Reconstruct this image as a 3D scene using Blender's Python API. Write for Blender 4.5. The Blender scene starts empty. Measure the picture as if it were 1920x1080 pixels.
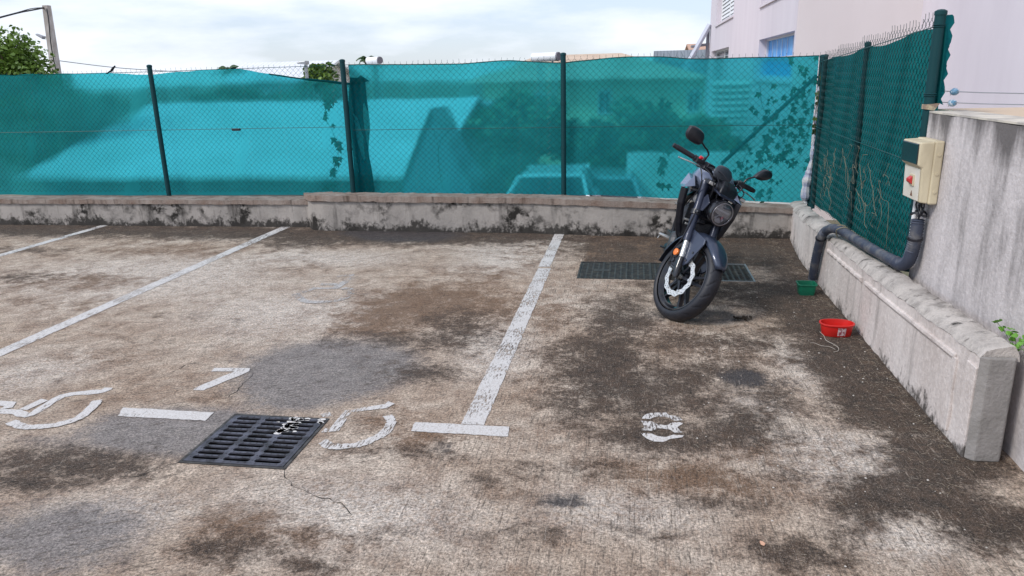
import bpy, math, random
import numpy as np
from mathutils import Vector, Matrix
random.seed(7); rng = np.random.default_rng(7)
R = math.radians
scn = bpy.context.scene
COL = scn.collection
# ------------------------------------------------------------------ camera
# world: X right, Y away (along the bay lines), Z up; camera above the origin
F = 1380.0; T_ = .025
YV = F*F/(403-230*T_)
yv = np.array([230, -403, F]); yv = yv/np.linalg.norm(yv)
dn = np.array([T_*YV, YV, F]); up = -dn/np.linalg.norm(dn)
xr = np.cross(yv, up)
M3 = np.array([xr, yv, up]); H = 1.6; C0 = np.array([0, 0, H])
def ray(px, py): return M3 @ np.array([px-960, py-540, F])
def gp(px, py, z=0.0): d = ray(px, py); return C0 + d*(z-H)/d[2]
def yp(px, py, Y): d = ray(px, py); return C0 + d*Y/d[1]
def xp(px, py, X): d = ray(px, py); return C0 + d*X/d[0]
cam = bpy.data.cameras.new('camera'); camo = bpy.data.objects.new('camera', cam); COL.objects.link(camo)
cam.sensor_width = 36; cam.lens = F/1920*36; cam.clip_start = .05; cam.clip_end = 3000
W = Matrix([[M3[i][0], -M3[i][1], -M3[i][2]] for i in range(3)]).to_4x4()
camo.matrix_world = Matrix.Translation((0, 0, H)) @ W
scn.camera = camo
# ------------------------------------------------------------------ world, sun, exposure
SUN_EL, SUN_AZ = 44, -128          # azimuth from +Y, clockwise: light comes from the left, a little behind
w = bpy.data.worlds.new('World'); scn.world = w; w.use_nodes = True
nt = w.node_tree; nt.nodes.clear()
def N(nt, t, **k):
    n = nt.nodes.new(t)
    for a, b in k.items():
        if a[:3] == 'in_': 
            key = a[3:]; n.inputs[int(key) if key.isdigit() else key].default_value = b
        else: setattr(n, a, b)
    return n
wo = N(nt, 'ShaderNodeOutputWorld'); bg = N(nt, 'ShaderNodeBackground'); bg.inputs[1].default_value = .1
sky = N(nt, 'ShaderNodeTexSky', sky_type='NISHITA', sun_disc=False, sun_elevation=R(SUN_EL), sun_rotation=R(SUN_AZ))
sky.air_density = 1.6; sky.dust_density = .4; sky.ozone_density = 3
tc = N(nt, 'ShaderNodeTexCoord'); mp = N(nt, 'ShaderNodeMapping'); mp.inputs['Scale'].default_value = (1.6, 1.6, 6.5); mp.inputs['Location'].default_value = (.6, .2, .35)
nz = N(nt, 'ShaderNodeTexNoise', in_Scale=1.5, in_Detail=7, in_Roughness=.55)
rp = N(nt, 'ShaderNodeValToRGB'); rp.color_ramp.elements[0].position = .42; rp.color_ramp.elements[1].position = .57
rp.color_ramp.elements[0].color = (.52, .52, .52, 1)
mx = N(nt, 'ShaderNodeMix', data_type='RGBA'); mx.inputs[7].default_value = (8.4, 8.9, 9.7, 1)
L = nt.links.new
L(tc.outputs['Generated'], mp.inputs[0]); L(mp.outputs[0], nz.inputs[0]); L(nz.outputs[0], rp.inputs[0]); L(rp.outputs[0], mx.inputs[0])
tint = N(nt, 'ShaderNodeVectorMath', operation='MULTIPLY'); tint.inputs[1].default_value = (.62, .84, 1.45); L(sky.outputs[0], tint.inputs[0]); L(tint.outputs[0], mx.inputs[6]); L(mx.outputs[2], bg.inputs[0]); L(bg.outputs[0], wo.inputs[0])
sl = bpy.data.lights.new('sun', 'SUN'); sl.energy = 1.9; sl.angle = R(14); sl.color = (1, .96, .9)
so = bpy.data.objects.new('sun', sl); COL.objects.link(so)
sd = Vector((math.sin(R(SUN_AZ))*math.cos(R(SUN_EL)), math.cos(R(SUN_AZ))*math.cos(R(SUN_EL)), math.sin(R(SUN_EL))))
so.rotation_euler = sd.to_track_quat('Z', 'Y').to_euler()
scn.view_settings.view_transform = 'Standard'; scn.view_settings.look = 'None'
scn.view_settings.exposure = .28; scn.view_settings.gamma = 1
scn.render.resolution_x = 1024; scn.render.resolution_y = 576
# ------------------------------------------------------------------ helpers
def s2l(c):
    return tuple((x/255/12.92 if x/255 <= .04045 else ((x/255+.055)/1.055)**2.4) for x in c)+(1,)
def mat(name, col, rough=.6, metal=0., noise=None, bump=None, coat=0., spec=.5):
    """noise = (scale, colour2, contrast lo, hi, stretch xyz)"""
    m = bpy.data.materials.new(name); m.use_nodes = True; t = m.node_tree; b = t.nodes['Principled BSDF']
    b.inputs['Base Color'].default_value = (*col[:3], 1); b.inputs['Roughness'].default_value = rough; b.inputs['Metallic'].default_value = metal
    b.inputs['Coat Weight'].default_value = coat; b.inputs['Specular IOR Level'].default_value = spec
    if noise or bump: tcn = N(t, 'ShaderNodeTexCoord')
    if noise:
        sc, c2, lo, hi = noise[:4]; st = noise[4] if len(noise) > 4 else (1, 1, 1)
        mpn = N(t, 'ShaderNodeMapping'); mpn.inputs['Scale'].default_value = st
        n = N(t, 'ShaderNodeTexNoise', in_Scale=sc, in_Detail=7, in_Roughness=.6)
        r = N(t, 'ShaderNodeMapRange', in_1=lo, in_2=hi)
        x = N(t, 'ShaderNodeMix', data_type='RGBA'); x.inputs[6].default_value = (*col[:3], 1); x.inputs[7].default_value = (*c2[:3], 1)
        t.links.new(tcn.outputs['Object'], mpn.inputs[0]); t.links.new(mpn.outputs[0], n.inputs[0]); t.links.new(n.outputs[0], r.inputs[0])
        t.links.new(r.outputs[0], x.inputs[0]); t.links.new(x.outputs[2], b.inputs['Base Color'])
    if bump:
        n2 = N(t, 'ShaderNodeTexNoise', in_Scale=bump[0], in_Detail=5); bp = N(t, 'ShaderNodeBump', in_Strength=bump[1], in_Distance=bump[2] if len(bump) > 2 else .01)
        t.links.new(tcn.outputs['Object'], n2.inputs[0]); t.links.new(n2.outputs[0], bp.inputs['Height']); t.links.new(bp.outputs[0], b.inputs['Normal'])
    return m
def tag(o, label=None, cat=None, group=None, kind=None):
    for k, v in (('label', label), ('category', cat), ('group', group), ('kind', kind)):
        if v: o[k] = v
    return o
def empty(name, loc=(0, 0, 0), label=None, cat=None, group=None, mw=None):
    o = bpy.data.objects.new(name, None); COL.objects.link(o); o.empty_display_size = .1
    if mw is not None: o.matrix_world = mw
    else: o.location = loc
    o['_w'] = 1
    del o['_w']
    return tag(o, label, cat, group)
class MB:
    def __init__(s): s.v = []; s.f = []; s.mi = []; s.m = 0
    def add(s, vs, fs, tf=None):
        k = len(s.v)
        s.v += [tuple(tf(p)) if tf else tuple(p) for p in vs]
        s.f += [tuple(i+k for i in f) for f in fs]; s.mi += [s.m]*len(fs); return s
    def box(s, x0, x1, y0, y1, z0, z1, tf=None):
        v = [(x, y, z) for z in (z0, z1) for y in (y0, y1) for x in (x0, x1)]
        return s.add(v, [(0, 2, 3, 1), (4, 5, 7, 6), (0, 1, 5, 4), (2, 6, 7, 3), (0, 4, 6, 2), (1, 3, 7, 5)], tf)
    def tube(s, pts, r, n=8, cap=True, tf=None, flat=1.0):
        pts = [Vector(p) for p in pts]; m = len(pts)
        rs = r if isinstance(r, (list, tuple)) else [r]*m
        vs = []; prev = None
        for i, p in enumerate(pts):
            d = (pts[min(i+1, m-1)]-pts[max(i-1, 0)])
            if d.length < 1e-9: d = Vector((0, 0, 1))
            d.normalize()
            if prev is None:
                a = d.orthogonal().normalized() if abs(d.z) > .95 else d.cross(Vector((0, 0, 1))).normalized()
            else:
                a = prev-d*prev.dot(d)
                a = a.normalized() if a.length > 1e-6 else d.orthogonal().normalized()
            prev = a; b = d.cross(a)
            for k in range(n):
                t = 2*math.pi*k/n; vs.append(p+a*math.cos(t)*rs[i]+b*math.sin(t)*rs[i]*flat)
        fs = [(i*n+k, i*n+(k+1) % n, (i+1)*n+(k+1) % n, (i+1)*n+k) for i in range(m-1) for k in range(n)]
        if cap: fs += [tuple(range(n-1, -1, -1)), tuple(range((m-1)*n, m*n))]
        return s.add(vs, fs, tf)
    def rev(s, prof, n=24, c=(0, 0, 0), axis='z', tf=None, closed=False, a0=0., a1=360.):
        """prof: (h, r) along the axis"""
        vs = []; full = abs(a1-a0-360) < 1e-6; cnt = n if full else n+1
        for k in range(cnt):
            t = R(a0+(a1-a0)*k/n); cs, sn = math.cos(t), math.sin(t)
            for h, r in prof:
                p = {'z': (r*cs, r*sn, h), 'y': (r*cs, h, r*sn), 'x': (h, r*cs, r*sn)}[axis]
                vs.append((p[0]+c[0], p[1]+c[1], p[2]+c[2]))
        m = len(prof); q = m if closed else m-1
        fs = []
        for k in range(n):
            k2 = (k+1) % cnt
            for i in range(q):
                j = (i+1) % m; fs.append((k*m+i, k2*m+i, k2*m+j, k*m+j))
        return s.add(vs, fs, tf)
    def loft(s, secs, cap=True, tf=None, ring=True):
        n = len(secs[0]); vs = [p for q in secs for p in q]
        fs = [(i*n+k, i*n+(k+1) % n, (i+1)*n+(k+1) % n, (i+1)*n+k) for i in range(len(secs)-1) for k in range(n if ring else n-1)]
        if cap and ring: fs += [tuple(range(n-1, -1, -1)), tuple(range((len(secs)-1)*n, len(secs)*n))]
        return s.add(vs, fs, tf)
    def prism(s, poly, vec, tf=None):
        n = len(poly); vec = Vector(vec); vs = [Vector(p) for p in poly]; vs += [p+vec for p in vs]
        return s.add(vs, [tuple(range(n)), tuple(range(2*n-1, n-1, -1))]+[(k, k+n, (k+1) % n+n, (k+1) % n) for k in range(n)], tf)
    def build(s, name, m, parent=None, smooth=False, bevel=0., solid=0., sub=0, angle=40):
        me = bpy.data.meshes.new(name); me.from_pydata([tuple(map(float, p)) for p in s.v], [], s.f)
        for q in (m if isinstance(m, (list, tuple)) else [m]): me.materials.append(q)
        me.polygons.foreach_set('material_index', s.mi); me.validate()
        import bmesh
        bm = bmesh.new(); bm.from_mesh(me); bmesh.ops.recalc_face_normals(bm, faces=bm.faces[:]) if len(bm.faces) < 60000 else None
        bm.to_mesh(me); bm.free()
        o = bpy.data.objects.new(name, me); COL.objects.link(o)
        if parent: o.parent = parent
        if smooth:
            me.polygons.foreach_set('use_smooth', [True]*len(me.polygons))
            me.set_sharp_from_angle(angle=R(angle))
        if solid: md = o.modifiers.new('s', 'SOLIDIFY'); md.thickness = solid; md.offset = 0
        if bevel: md = o.modifiers.new('b', 'BEVEL'); md.width = bevel; md.segments = 2; md.limit_method = 'ANGLE'; md.angle_limit = R(30)
        if sub: md = o.modifiers.new('u', 'SUBSURF'); md.levels = sub; md.render_levels = sub
        return o
def spline(pts, n=8):
    pts = [Vector(p) for p in pts]; out = []
    for i in range(len(pts)-1):
        p0, p1, p2, p3 = pts[max(i-1, 0)], pts[i], pts[i+1], pts[min(i+2, len(pts)-1)]
        for k in range(n):
            t = k/n
            out.append(.5*((2*p1)+(p2-p0)*t+(2*p0-5*p1+4*p2-p3)*t*t+(-p0+3*p1-3*p2+p3)*t**3))
    return out+[pts[-1]]
# ------------------------------------------------------------------ materials
def weathered(name, base, c2, dark, axis_drip=True, darkamt=.5, scale=1., topz=None, botz=None, peel=0.):
    """plaster/concrete with vertical drips, blotches, black mould near given heights (object coords == world)"""
    m = bpy.data.materials.new(name); m.use_nodes = True; t = m.node_tree; b = t.nodes['Principled BSDF']; l = t.links.new
    b.inputs['Roughness'].default_value = .9; b.inputs['Specular IOR Level'].default_value = .2
    tcn = N(t, 'ShaderNodeTexCoord')
    def noise(sc, st=(1, 1, 1), det=6, ro=.6, loc=(0, 0, 0)):
        mpn = N(t, 'ShaderNodeMapping'); mpn.inputs['Scale'].default_value = st; mpn.inputs['Location'].default_value = loc
        n = N(t, 'ShaderNodeTexNoise', in_Scale=sc, in_Detail=det, in_Roughness=ro)
        l(tcn.outputs['Object'], mpn.inputs[0]); l(mpn.outputs[0], n.inputs[0]); return n.outputs[0]
    def rng_(x, a, c, lo=0., hi=1.):
        r = N(t, 'ShaderNodeMapRange', in_1=a, in_2=c, in_3=lo, in_4=hi); l(x, r.inputs[0]); return r.outputs[0]
    def mixc(f, a, c):
        x = N(t, 'ShaderNodeMix', data_type='RGBA')
        l(f, x.inputs[0])
        for k, q in ((6, a), (7, c)):
            if isinstance(q, tuple): x.inputs[k].default_value = (*q[:3], 1)
            else: l(q, x.inputs[k])
        return x.outputs[2]
    def mth(op, a, c, clamp=False):
        x = N(t, 'ShaderNodeMath', operation=op, use_clamp=clamp)
        for k, q in ((0, a), (1, c)):
            if isinstance(q, (int, float)): x.inputs[k].default_value = q
            else: l(q, x.inputs[k])
        return x.outputs[0]
    c = mixc(rng_(noise(2.2*scale, (1, 1, .5)), .35, .65), base, c2)
    c = mixc(rng_(noise(9*scale, (1, 1, .25), loc=(3, 1, 2)), .52, .72, 0, .5), c, tuple(x*.62 for x in c2[:3]))
    c = mixc(rng_(noise(45*scale), .45, .75, 0, .35), c, tuple(min(1, x*1.5) for x in base[:3]))
    drip = noise(7*scale, (1, 1, .12), loc=(9, 4, 1))
    f = rng_(drip, .55, .72, 0, darkamt)
    sep = N(t, 'ShaderNodeSeparateXYZ'); l(tcn.outputs['Object'], sep.inputs[0]); z = sep.outputs[2]
    big = noise(3.1*scale, loc=(5, 5, 5)); fine = noise(22*scale, (1, 1, .8), loc=(2, 7, 5), det=9, ro=.7)
    if topz: 
        q = mth('ADD', rng_(z, topz-topz*.16, topz, 0, .5), mth('MULTIPLY', mth('SUBTRACT', noise(4*scale, (1, 1, .2), loc=(1, 2, 9)), .5), 2.4)); f = mth('MAXIMUM', f, rng_(q, .16, .55, 0, .9))
    if botz is not None:
        q = mth('ADD', rng_(z, botz+.22, botz, 0, 1.), mth('MULTIPLY', mth('SUBTRACT', mth('ADD', mth('MULTIPLY', big, .5), mth('MULTIPLY', fine, .5)), .5), 3.6)); f = mth('MAXIMUM', f, rng_(q, .52, .86, 0, .92))
    c = mixc(f, c, dark)
    if peel: 
        pf = mth('MULTIPLY', rng_(noise(2.6, loc=(7, 3, 3)), .47, .60), rng_(noise(11, loc=(1, 3, 3)), .44, .56, 0, peel)); c = mixc(pf, c, dark)
    l(c, b.inputs['Base Color'])
    bp = N(t, 'ShaderNodeBump', in_Strength=.55, in_Distance=.012); l(mth('ADD', noise(28*scale, det=8), mth('MULTIPLY', noise(120), .4)), bp.inputs['Height']); l(bp.outputs[0], b.inputs['Normal'])
    return m
m_wall_far = weathered('old_render', (.30, .275, .25), (.42, .38, .345), (.03, .027, .024), darkamt=.8, botz=.0, peel=1.)
m_wall_right = weathered('pink_render', (.66, .60, .565), (.52, .455, .42), (.055, .048, .042), darkamt=.5, botz=-.07)
m_wall_top = weathered('wall_top_render', (.52, .475, .435), (.34, .31, .285), (.04, .037, .034), darkamt=1., scale=2.2, peel=.45)
m_cope = weathered('stained_coping', (.32, .27, .235), (.19, .13, .10), (.06, .045, .035), darkamt=.8, scale=2.)
m_tall = weathered('grey_render', (.60, .555, .545), (.44, .405, .395), (.11, .10, .097), darkamt=.25, topz=1.36)
m_end = mat('raw_concrete', (.29, .27, .255), .95, noise=(9, (.23, .215, .20), .4, .6), bump=(60, .5))
m_pit = mat('pit_concrete', (.010, .009, .009), .95)
m_cast = mat('cast_iron', (.115, .115, .14), .5, .4, noise=(14, (.03, .028, .03), .4, .65), bump=(80, .3, .002))
m_plgrate = mat('dusty_grate', (.034, .034, .034), .6, .2, noise=(18, (.09, .085, .07), .45, .7))
m_teal = mat('green_paint', (.004, .045, .052), .6, spec=.25)
m_wire = mat('green_wire', (.006, .06, .055), .5)
m_galv = mat('galvanised', (.35, .36, .37), .45, .7)
m_black = mat('black_plastic', (.010, .011, .016), .38, noise=(30, (.018, .019, .026), .4, .7))
m_blackg = mat('gloss_black', (.009, .009, .012), .25, coat=.5)
m_rubber = mat('tyre_rubber', (.012, .013, .019), .55, noise=(12, (.028, .027, .03), .5, .8), bump=(150, .2, .001))
m_navy = mat('navy_satin', (.022, .028, .052), .38, .35, coat=.2, noise=(25, (.03, .036, .06), .4, .7))
m_bluegrey = mat('blue_grey_paint', (.17, .20, .28), .26, .35, coat=.6)
m_fender = mat('fender_paint', (.030, .041, .072), .33, .3, coat=.5, noise=(20, (.042, .053, .085), .4, .7))
m_silver = mat('silver_metal', (.62, .62, .6), .3, .85, noise=(40, (.4, .4, .38), .5, .75))
m_disc = mat('brake_disc_steel', (.72, .72, .70), .35, .6)
m_engine = mat('engine_metal', (.09, .09, .095), .5, .6, noise=(30, (.05, .05, .05), .4, .7))
m_orange = mat('orange_reflector', (.8, .2, .03), .25, coat=.5)
m_red = mat('red_plastic', (.62, .018, .014), .4, noise=(9, (.5, .02, .015), .4, .7))
m_redk = mat('red_switch', (.5, .03, .03), .4)
m_greenp = mat('green_plastic', (.006, .16, .085), .4, noise=(12, (.01, .12, .07), .4, .7))
m_cream = mat('cream_plastic', (.64, .56, .39), .5, noise=(7, (.47, .40, .27), .42, .66, (1, 1, .35)))
m_creaml = mat('pale_plastic', (.74, .70, .62), .45, noise=(9, (.66, .6, .5), .4, .7))
m_smoke = mat('smoked_window', (.02, .03, .035), .12, coat=.5)
m_conduit = mat('conduit_plastic', (.045, .055, .085), .6, noise=(11, (.15, .145, .145), .46, .68))
m_leaf = mat('leaf_green', (.075, .13, .018), .55, noise=(3, (.03, .07, .012), .4, .6))
m_leafd = mat('leaf_dark', (.045, .12, .035), .6, noise=(3, (.035, .09, .015), .4, .6))
m_bark = mat('bark', (.12, .09, .06), .9, bump=(20, .6))
m_twig = mat('dry_twig', (.22, .20, .14), .9)
m_dry = mat('dry_litter', (.20, .15, .10), .9, noise=(60, (.42, .37, .30), .45, .55))
m_lav = mat('lavender_render', (.70, .645, .69), .9, noise=(.6, (.64, .585, .63), .4, .65, (1, 1, .25)), spec=.2)
m_white = mat('white_paint', (.78, .79, .8), .5)
m_frame = mat('window_frame', (.62, .63, .68), .5)
m_blueg = mat('blue_glass', (.05, .27, .68), .5, noise=(3.2, (.16, .46, .85), .4, .62, (1, 1.6, .8)), spec=.25)
m_dglass = mat('dark_glass', (.03, .04, .05), .1)
m_terr = mat('terracotta', (.55, .34, .24), .8, noise=(2, (.45, .27, .19), .4, .6))
def net_material(name, tcol, dcol, fac):
    m = bpy.data.materials.new(name); m.use_nodes = True; t = m.node_tree; t.nodes.clear(); l = t.links.new
    o = N(t, 'ShaderNodeOutputMaterial'); tt = N(t, 'ShaderNodeBsdfTransparent'); tt.inputs[0].default_value = (*tcol, 1); rf = N(t, 'ShaderNodeBsdfRefraction'); rf.inputs['Color'].default_value = (*tcol, 1); rf.inputs['Roughness'].default_value = .38; rf.inputs['IOR'].default_value = 1.03
    tr = N(t, 'ShaderNodeMixShader'); tr.inputs[0].default_value = .8; t.links.new(tt.outputs[0], tr.inputs[1]); t.links.new(rf.outputs[0], tr.inputs[2])
    d = N(t, 'ShaderNodeBsdfDiffuse'); tl = N(t, 'ShaderNodeBsdfTranslucent'); ms = N(t, 'ShaderNodeMixShader'); ms.inputs[0].default_value = .45
    m2 = N(t, 'ShaderNodeMixShader')
    tcn = N(t, 'ShaderNodeTexCoord'); mpn = N(t, 'ShaderNodeMapping'); mpn.inputs['Scale'].default_value = (1, 1, 2.2)
    n = N(t, 'ShaderNodeTexNoise', in_Scale=1.3, in_Detail=5); r = N(t, 'ShaderNodeMapRange', in_1=.3, in_2=.7, in_3=fac-.1, in_4=min(1, fac+.1))
    n2 = N(t, 'ShaderNodeTexNoise', in_Scale=60, in_Detail=2)
    x = N(t, 'ShaderNodeMix', data_type='RGBA'); x.inputs[6].default_value = (*dcol, 1); x.inputs[7].default_value = (*[c*1.35 for c in dcol], 1)
    l(tcn.outputs['Object'], mpn.inputs[0]); l(mpn.outputs[0], n.inputs[0]); l(tcn.outputs['Object'], n2.inputs[0]); l(n.outputs[0], r.inputs[0]); l(r.outputs[0], m2.inputs[0])
    l(n2.outputs[0], x.inputs[0]); l(x.outputs[2], d.inputs[0]); l(x.outputs[2], tl.inputs[0])
    l(d.outputs[0], ms.inputs[1]); l(tl.outputs[0], ms.inputs[2]); l(tr.outputs[0], m2.inputs[1]); l(ms.outputs[0], m2.inputs[2]); l(m2.outputs[0], o.inputs[0])
    return m
m_net = net_material('shade_net', (.078, .62, .72), (.028, .36, .385), .47)
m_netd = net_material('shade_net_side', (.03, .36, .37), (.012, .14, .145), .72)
m_nets = net_material('shade_net_fold', (.02, .25, .28), (.006, .10, .11), .78)
# ------------------------------------------------------------------ ground
def ground_material():
    m = bpy.data.materials.new('stained_concrete'); m.use_nodes = True; t = m.node_tree; b = t.nodes['Principled BSDF']; l = t.links.new
    b.inputs['Roughness'].default_value = .88; b.inputs['Specular IOR Level'].default_value = .3
    tcn = N(t, 'ShaderNodeTexCoord'); A = N(t, 'ShaderNodeAttribute', attribute_name='stain'); B = N(t, 'ShaderNodeAttribute', attribute_name='stain_and_shade')
    sA = N(t, 'ShaderNodeSeparateColor'); sB = N(t, 'ShaderNodeSeparateColor'); l(A.outputs[0], sA.inputs[0]); l(B.outputs[0], sB.inputs[0])
    Dk, Br, Gr = sA.outputs; Kk, Pl, Sd = sB.outputs
    def noise(sc, st=(1, 1, 1), det=6, ro=.6, loc=(0, 0, 0), rot=0, dist=0.):
        mpn = N(t, 'ShaderNodeMapping'); mpn.inputs['Scale'].default_value = st; mpn.inputs['Location'].default_value = loc
        n = N(t, 'ShaderNodeTexNoise', in_Scale=sc, in_Detail=det, in_Roughness=ro, in_Distortion=dist)
        if rot:
            vr = N(t, 'ShaderNodeVectorRotate', rotation_type='Z_AXIS'); vr.inputs['Angle'].default_value = R(rot); l(tcn.outputs['Object'], vr.inputs[0]); l(vr.outputs[0], mpn.inputs[0])
        else: l(tcn.outputs['Object'], mpn.inputs[0])
        l(mpn.outputs[0], n.inputs[0]); return n.outputs[0]
    def mr(x, a, c, lo=0., hi=1.):
        r = N(t, 'ShaderNodeMapRange', in_1=a, in_2=c, in_3=lo, in_4=hi); l(x, r.inputs[0]); return r.outputs[0]
    def mc(f, a, c):
        x = N(t, 'ShaderNodeMix', data_type='RGBA'); l(f, x.inputs[0]) if not isinstance(f, float) else setattr(x.inputs[0], 'default_value', f)
        for k, q in ((6, a), (7, c)):
            if isinstance(q, tuple): x.inputs[k].default_value = (*q[:3], 1)
            else: l(q, x.inputs[k])
        return x.outputs[2]
    def mt(op, a, c, clamp=False):
        x = N(t, 'ShaderNodeMath', operation=op, use_clamp=clamp)
        for k, q in ((0, a), (1, c)):
            if isinstance(q, (int, float)): x.inputs[k].default_value = q
            else: l(q, x.inputs[k])
        return x.outputs[0]
    n_big = noise(1.3, ro=.55); n_mid = noise(5, (1, 1, 1), 8, .68, (4, 2, 0), dist=.4); n_fine = noise(38, det=8, ro=.75, loc=(1, 8, 0)); n_grit = noise(190, det=3, ro=.8)
    # broom streaks: along Y in the right bay, slanting in the left bays
    s1 = noise(30, (3.2, .20, 1), 6, .72, dist=.35); s2 = noise(30, (2.8, .28, 1), 6, .72, rot=62, dist=.4)
    sx = mc(Sd, s2, s1); streak = N(t, 'ShaderNodeSeparateColor'); l(sx, streak.inputs[0]); st = streak.outputs[0]
    base = mc(mr(n_big, .35, .65), (.44, .34, .255), (.58, .49, .40))
    base = mc(mr(mt('ADD', mt('MULTIPLY', n_mid, .6), mt('MULTIPLY', st, .4)), .42, .60, 0, .85), base, (.22, .14, .092))
    base = mc(mt('MULTIPLY', mr(Pl, 0, 1), mr(n_fine, .38, .56)), base, (.74, .69, .63))
    # mixed detail used for every stain edge and the painted wheel shadow
    n_mid2 = noise(14, det=8, ro=.7, loc=(3, 9, 0), dist=.6)
    det = mt('ADD', mt('ADD', mt('MULTIPLY', mt('SUBTRACT', n_mid, .5), 1.7), mt('MULTIPLY', mt('SUBTRACT', n_mid2, .5), 1.5)), mt('ADD', mt('MULTIPLY', mt('SUBTRACT', n_fine, .5), 1.7), mt('MULTIPLY', mt('SUBTRACT', st, .5), 1.1)))
    fb = mr(mt('ADD', Br, mt('MULTIPLY', det, .7)), .2, .62, 0, .88)
    base = mc(fb, base, (.155, .088, .048))
    fg = mr(mt('ADD', Gr, mt('MULTIPLY', det, .35)), .25, .6, 0, .85)
    base = mc(fg, base, (.20, .185, .18))
    fd = mr(mt('ADD', Dk, mt('MULTIPLY', det, .85)), .24, .72, 0, .95)
    base = mc(fd, base, mc(mr(n_mid2, .4, .62), (.020, .014, .010), (.075, .047, .030)))
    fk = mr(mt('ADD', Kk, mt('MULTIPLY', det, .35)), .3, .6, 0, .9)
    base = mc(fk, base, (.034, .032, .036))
    # fine speckle everywhere
    base = mc(mr(n_fine, .54, .70, 0, .7), base, (.06, .044, .034))
    base = mc(mr(n_grit, .54, .68, 0, .5), base, (.60, .53, .47))
    base = mc(mr(noise(95, det=4, ro=.7, loc=(5, 5, 0)), .58, .68, 0, .6), base, (.05, .042, .035))
    lt = mt('MULTIPLY', mr(st, .56, .66), mr(n_mid2, .42, .62)); base = mc(mt('MULTIPLY', lt, .62), base, (.50, .43, .36))
    base = mc(mt('MULTIPLY', mr(st, .47, .38), .72), base, (.075, .056, .043))
    sp = noise(85, det=6, ro=.85, loc=(8, 1, 0)); spl = mt('MULTIPLY', mr(sp, .40, .60, .42, 1.6), mr(noise(17, det=7, ro=.8, loc=(2, 6, 0)), .38, .62, .78, 1.2)); vm = N(t, 'ShaderNodeVectorMath', operation='SCALE'); l(base, vm.inputs[0]); l(spl, vm.inputs['Scale']); base = vm.outputs[0]
    l(base, b.inputs['Base Color'])
    hgt = mt('ADD', mt('MULTIPLY', n_fine, .8), mt('ADD', mt('MULTIPLY', st, .7), mt('MULTIPLY', n_grit, .5)))
    bp = N(t, 'ShaderNodeBump', in_Strength=.9, in_Distance=.009); l(hgt, bp.inputs['Height']); l(bp.outputs[0], b.inputs['Normal'])
    l(mr(mt('MAXIMUM', Gr, Kk), 0, 1, .9, .62), b.inputs['Roughness'])
    return m
GR = (-1.945, -1.450, 2.628, 3.108)       # manhole style grate
CH = (-.435, .975, 5.80, 6.36)           # channel grating
def lin(a, b, s): n = max(1, int(round((b-a)/s))); return list(np.linspace(a, b, n+1)[:-1])
xs = lin(-16, GR[0], .06)+lin(GR[0], GR[1], .06)+lin(GR[1], CH[0], .06)+lin(CH[0], CH[1], .06)+lin(CH[1], 1.72, .06)+[1.72]
ys = lin(-4, GR[2], .06)+lin(GR[2], GR[3], .06)+lin(GR[3], CH[2], .06)+lin(CH[2], CH[3], .06)+lin(CH[3], 8.2, .06)+[8.2]
XX, YY = np.meshgrid(xs, ys)
def blob(px, py, rx, ry, a):
    c = gp(px, py); e = gp(px+rx, py); u = gp(px, py-ry); d = gp(px, py+ry)
    wx = abs(e[0]-c[0]); wy = abs(u[1]-d[1])/2; cy = (u[1]+d[1])/2
    q = ((XX-c[0])/wx)**2+((YY-cy)/wy)**2
    return a*np.exp(-q**1.3*.7)
def layer(bl): 
    o = np.zeros_like(XX)
    for b_ in bl: o = np.maximum(o, blob(*b_)) + .25*np.minimum(o, blob(*b_))
    return np.clip(o, 0, 1)
st_dark = layer([(1520, 480, 120, 60, .95), (1560, 600, 110, 60, 1), (1610, 680, 110, 50, 1.1), (1680, 770, 120, 50, 1.1), (1760, 860, 110, 45, 1), (1700, 930, 120, 45, .95), (1850, 980, 120, 60, .95), (1620, 960, 70, 30, .7),
    (1420, 460, 130, 35, .9), (1250, 462, 190, 34, .85), (1330, 545, 130, 26, .72), (1470, 560, 90, 30, .85), (1160, 600, 80, 50, .72), (1120, 680, 110, 55, .72), (1200, 740, 150, 55, .72), (1080, 760, 80, 40, .6), (1230, 820, 140, 40, .68), (1340, 700, 120, 40, .6), (1400, 800, 110, 40, .72), (1440, 740, 60, 40, .6), (1290, 640, 90, 22, .5), (1400, 640, 90, 22, .6),
    (80, 430, 330, 14, .95), (420, 436, 220, 14, .8), (760, 442, 330, 18, .95), (560, 455, 90, 14, .6), (1000, 438, 120, 16, .75), (40, 470, 120, 10, .45), (40, 520, 90, 12, .5), (130, 868, 190, 34, .8), (40, 905, 110, 18, .75), (250, 890, 90, 14, .5),
    (440, 1030, 110, 34, .65), (590, 1060, 60, 18, .75), (860, 640, 110, 30, .6), (790, 700, 110, 24, .6), (690, 640, 110, 22, .45), (1500, 1040, 110, 35, .75), (1560, 1000, 60, 22, .6), (1200, 1000, 80, 14, .6), (860, 600, 90, 26, .55), (830, 845, 60, 16, .5),
    (1350, 945, 130, 20, .5), (720, 850, 120, 18, .45), (1050, 880, 140, 22, .45), (980, 1000, 90, 16, .5), (900, 900, 60, 14, .5), (700, 1000, 120, 18, .4), (1450, 890, 90, 16, .5), (350, 590, 120, 10, .3), (300, 640, 90, 10, .35)])
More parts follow.
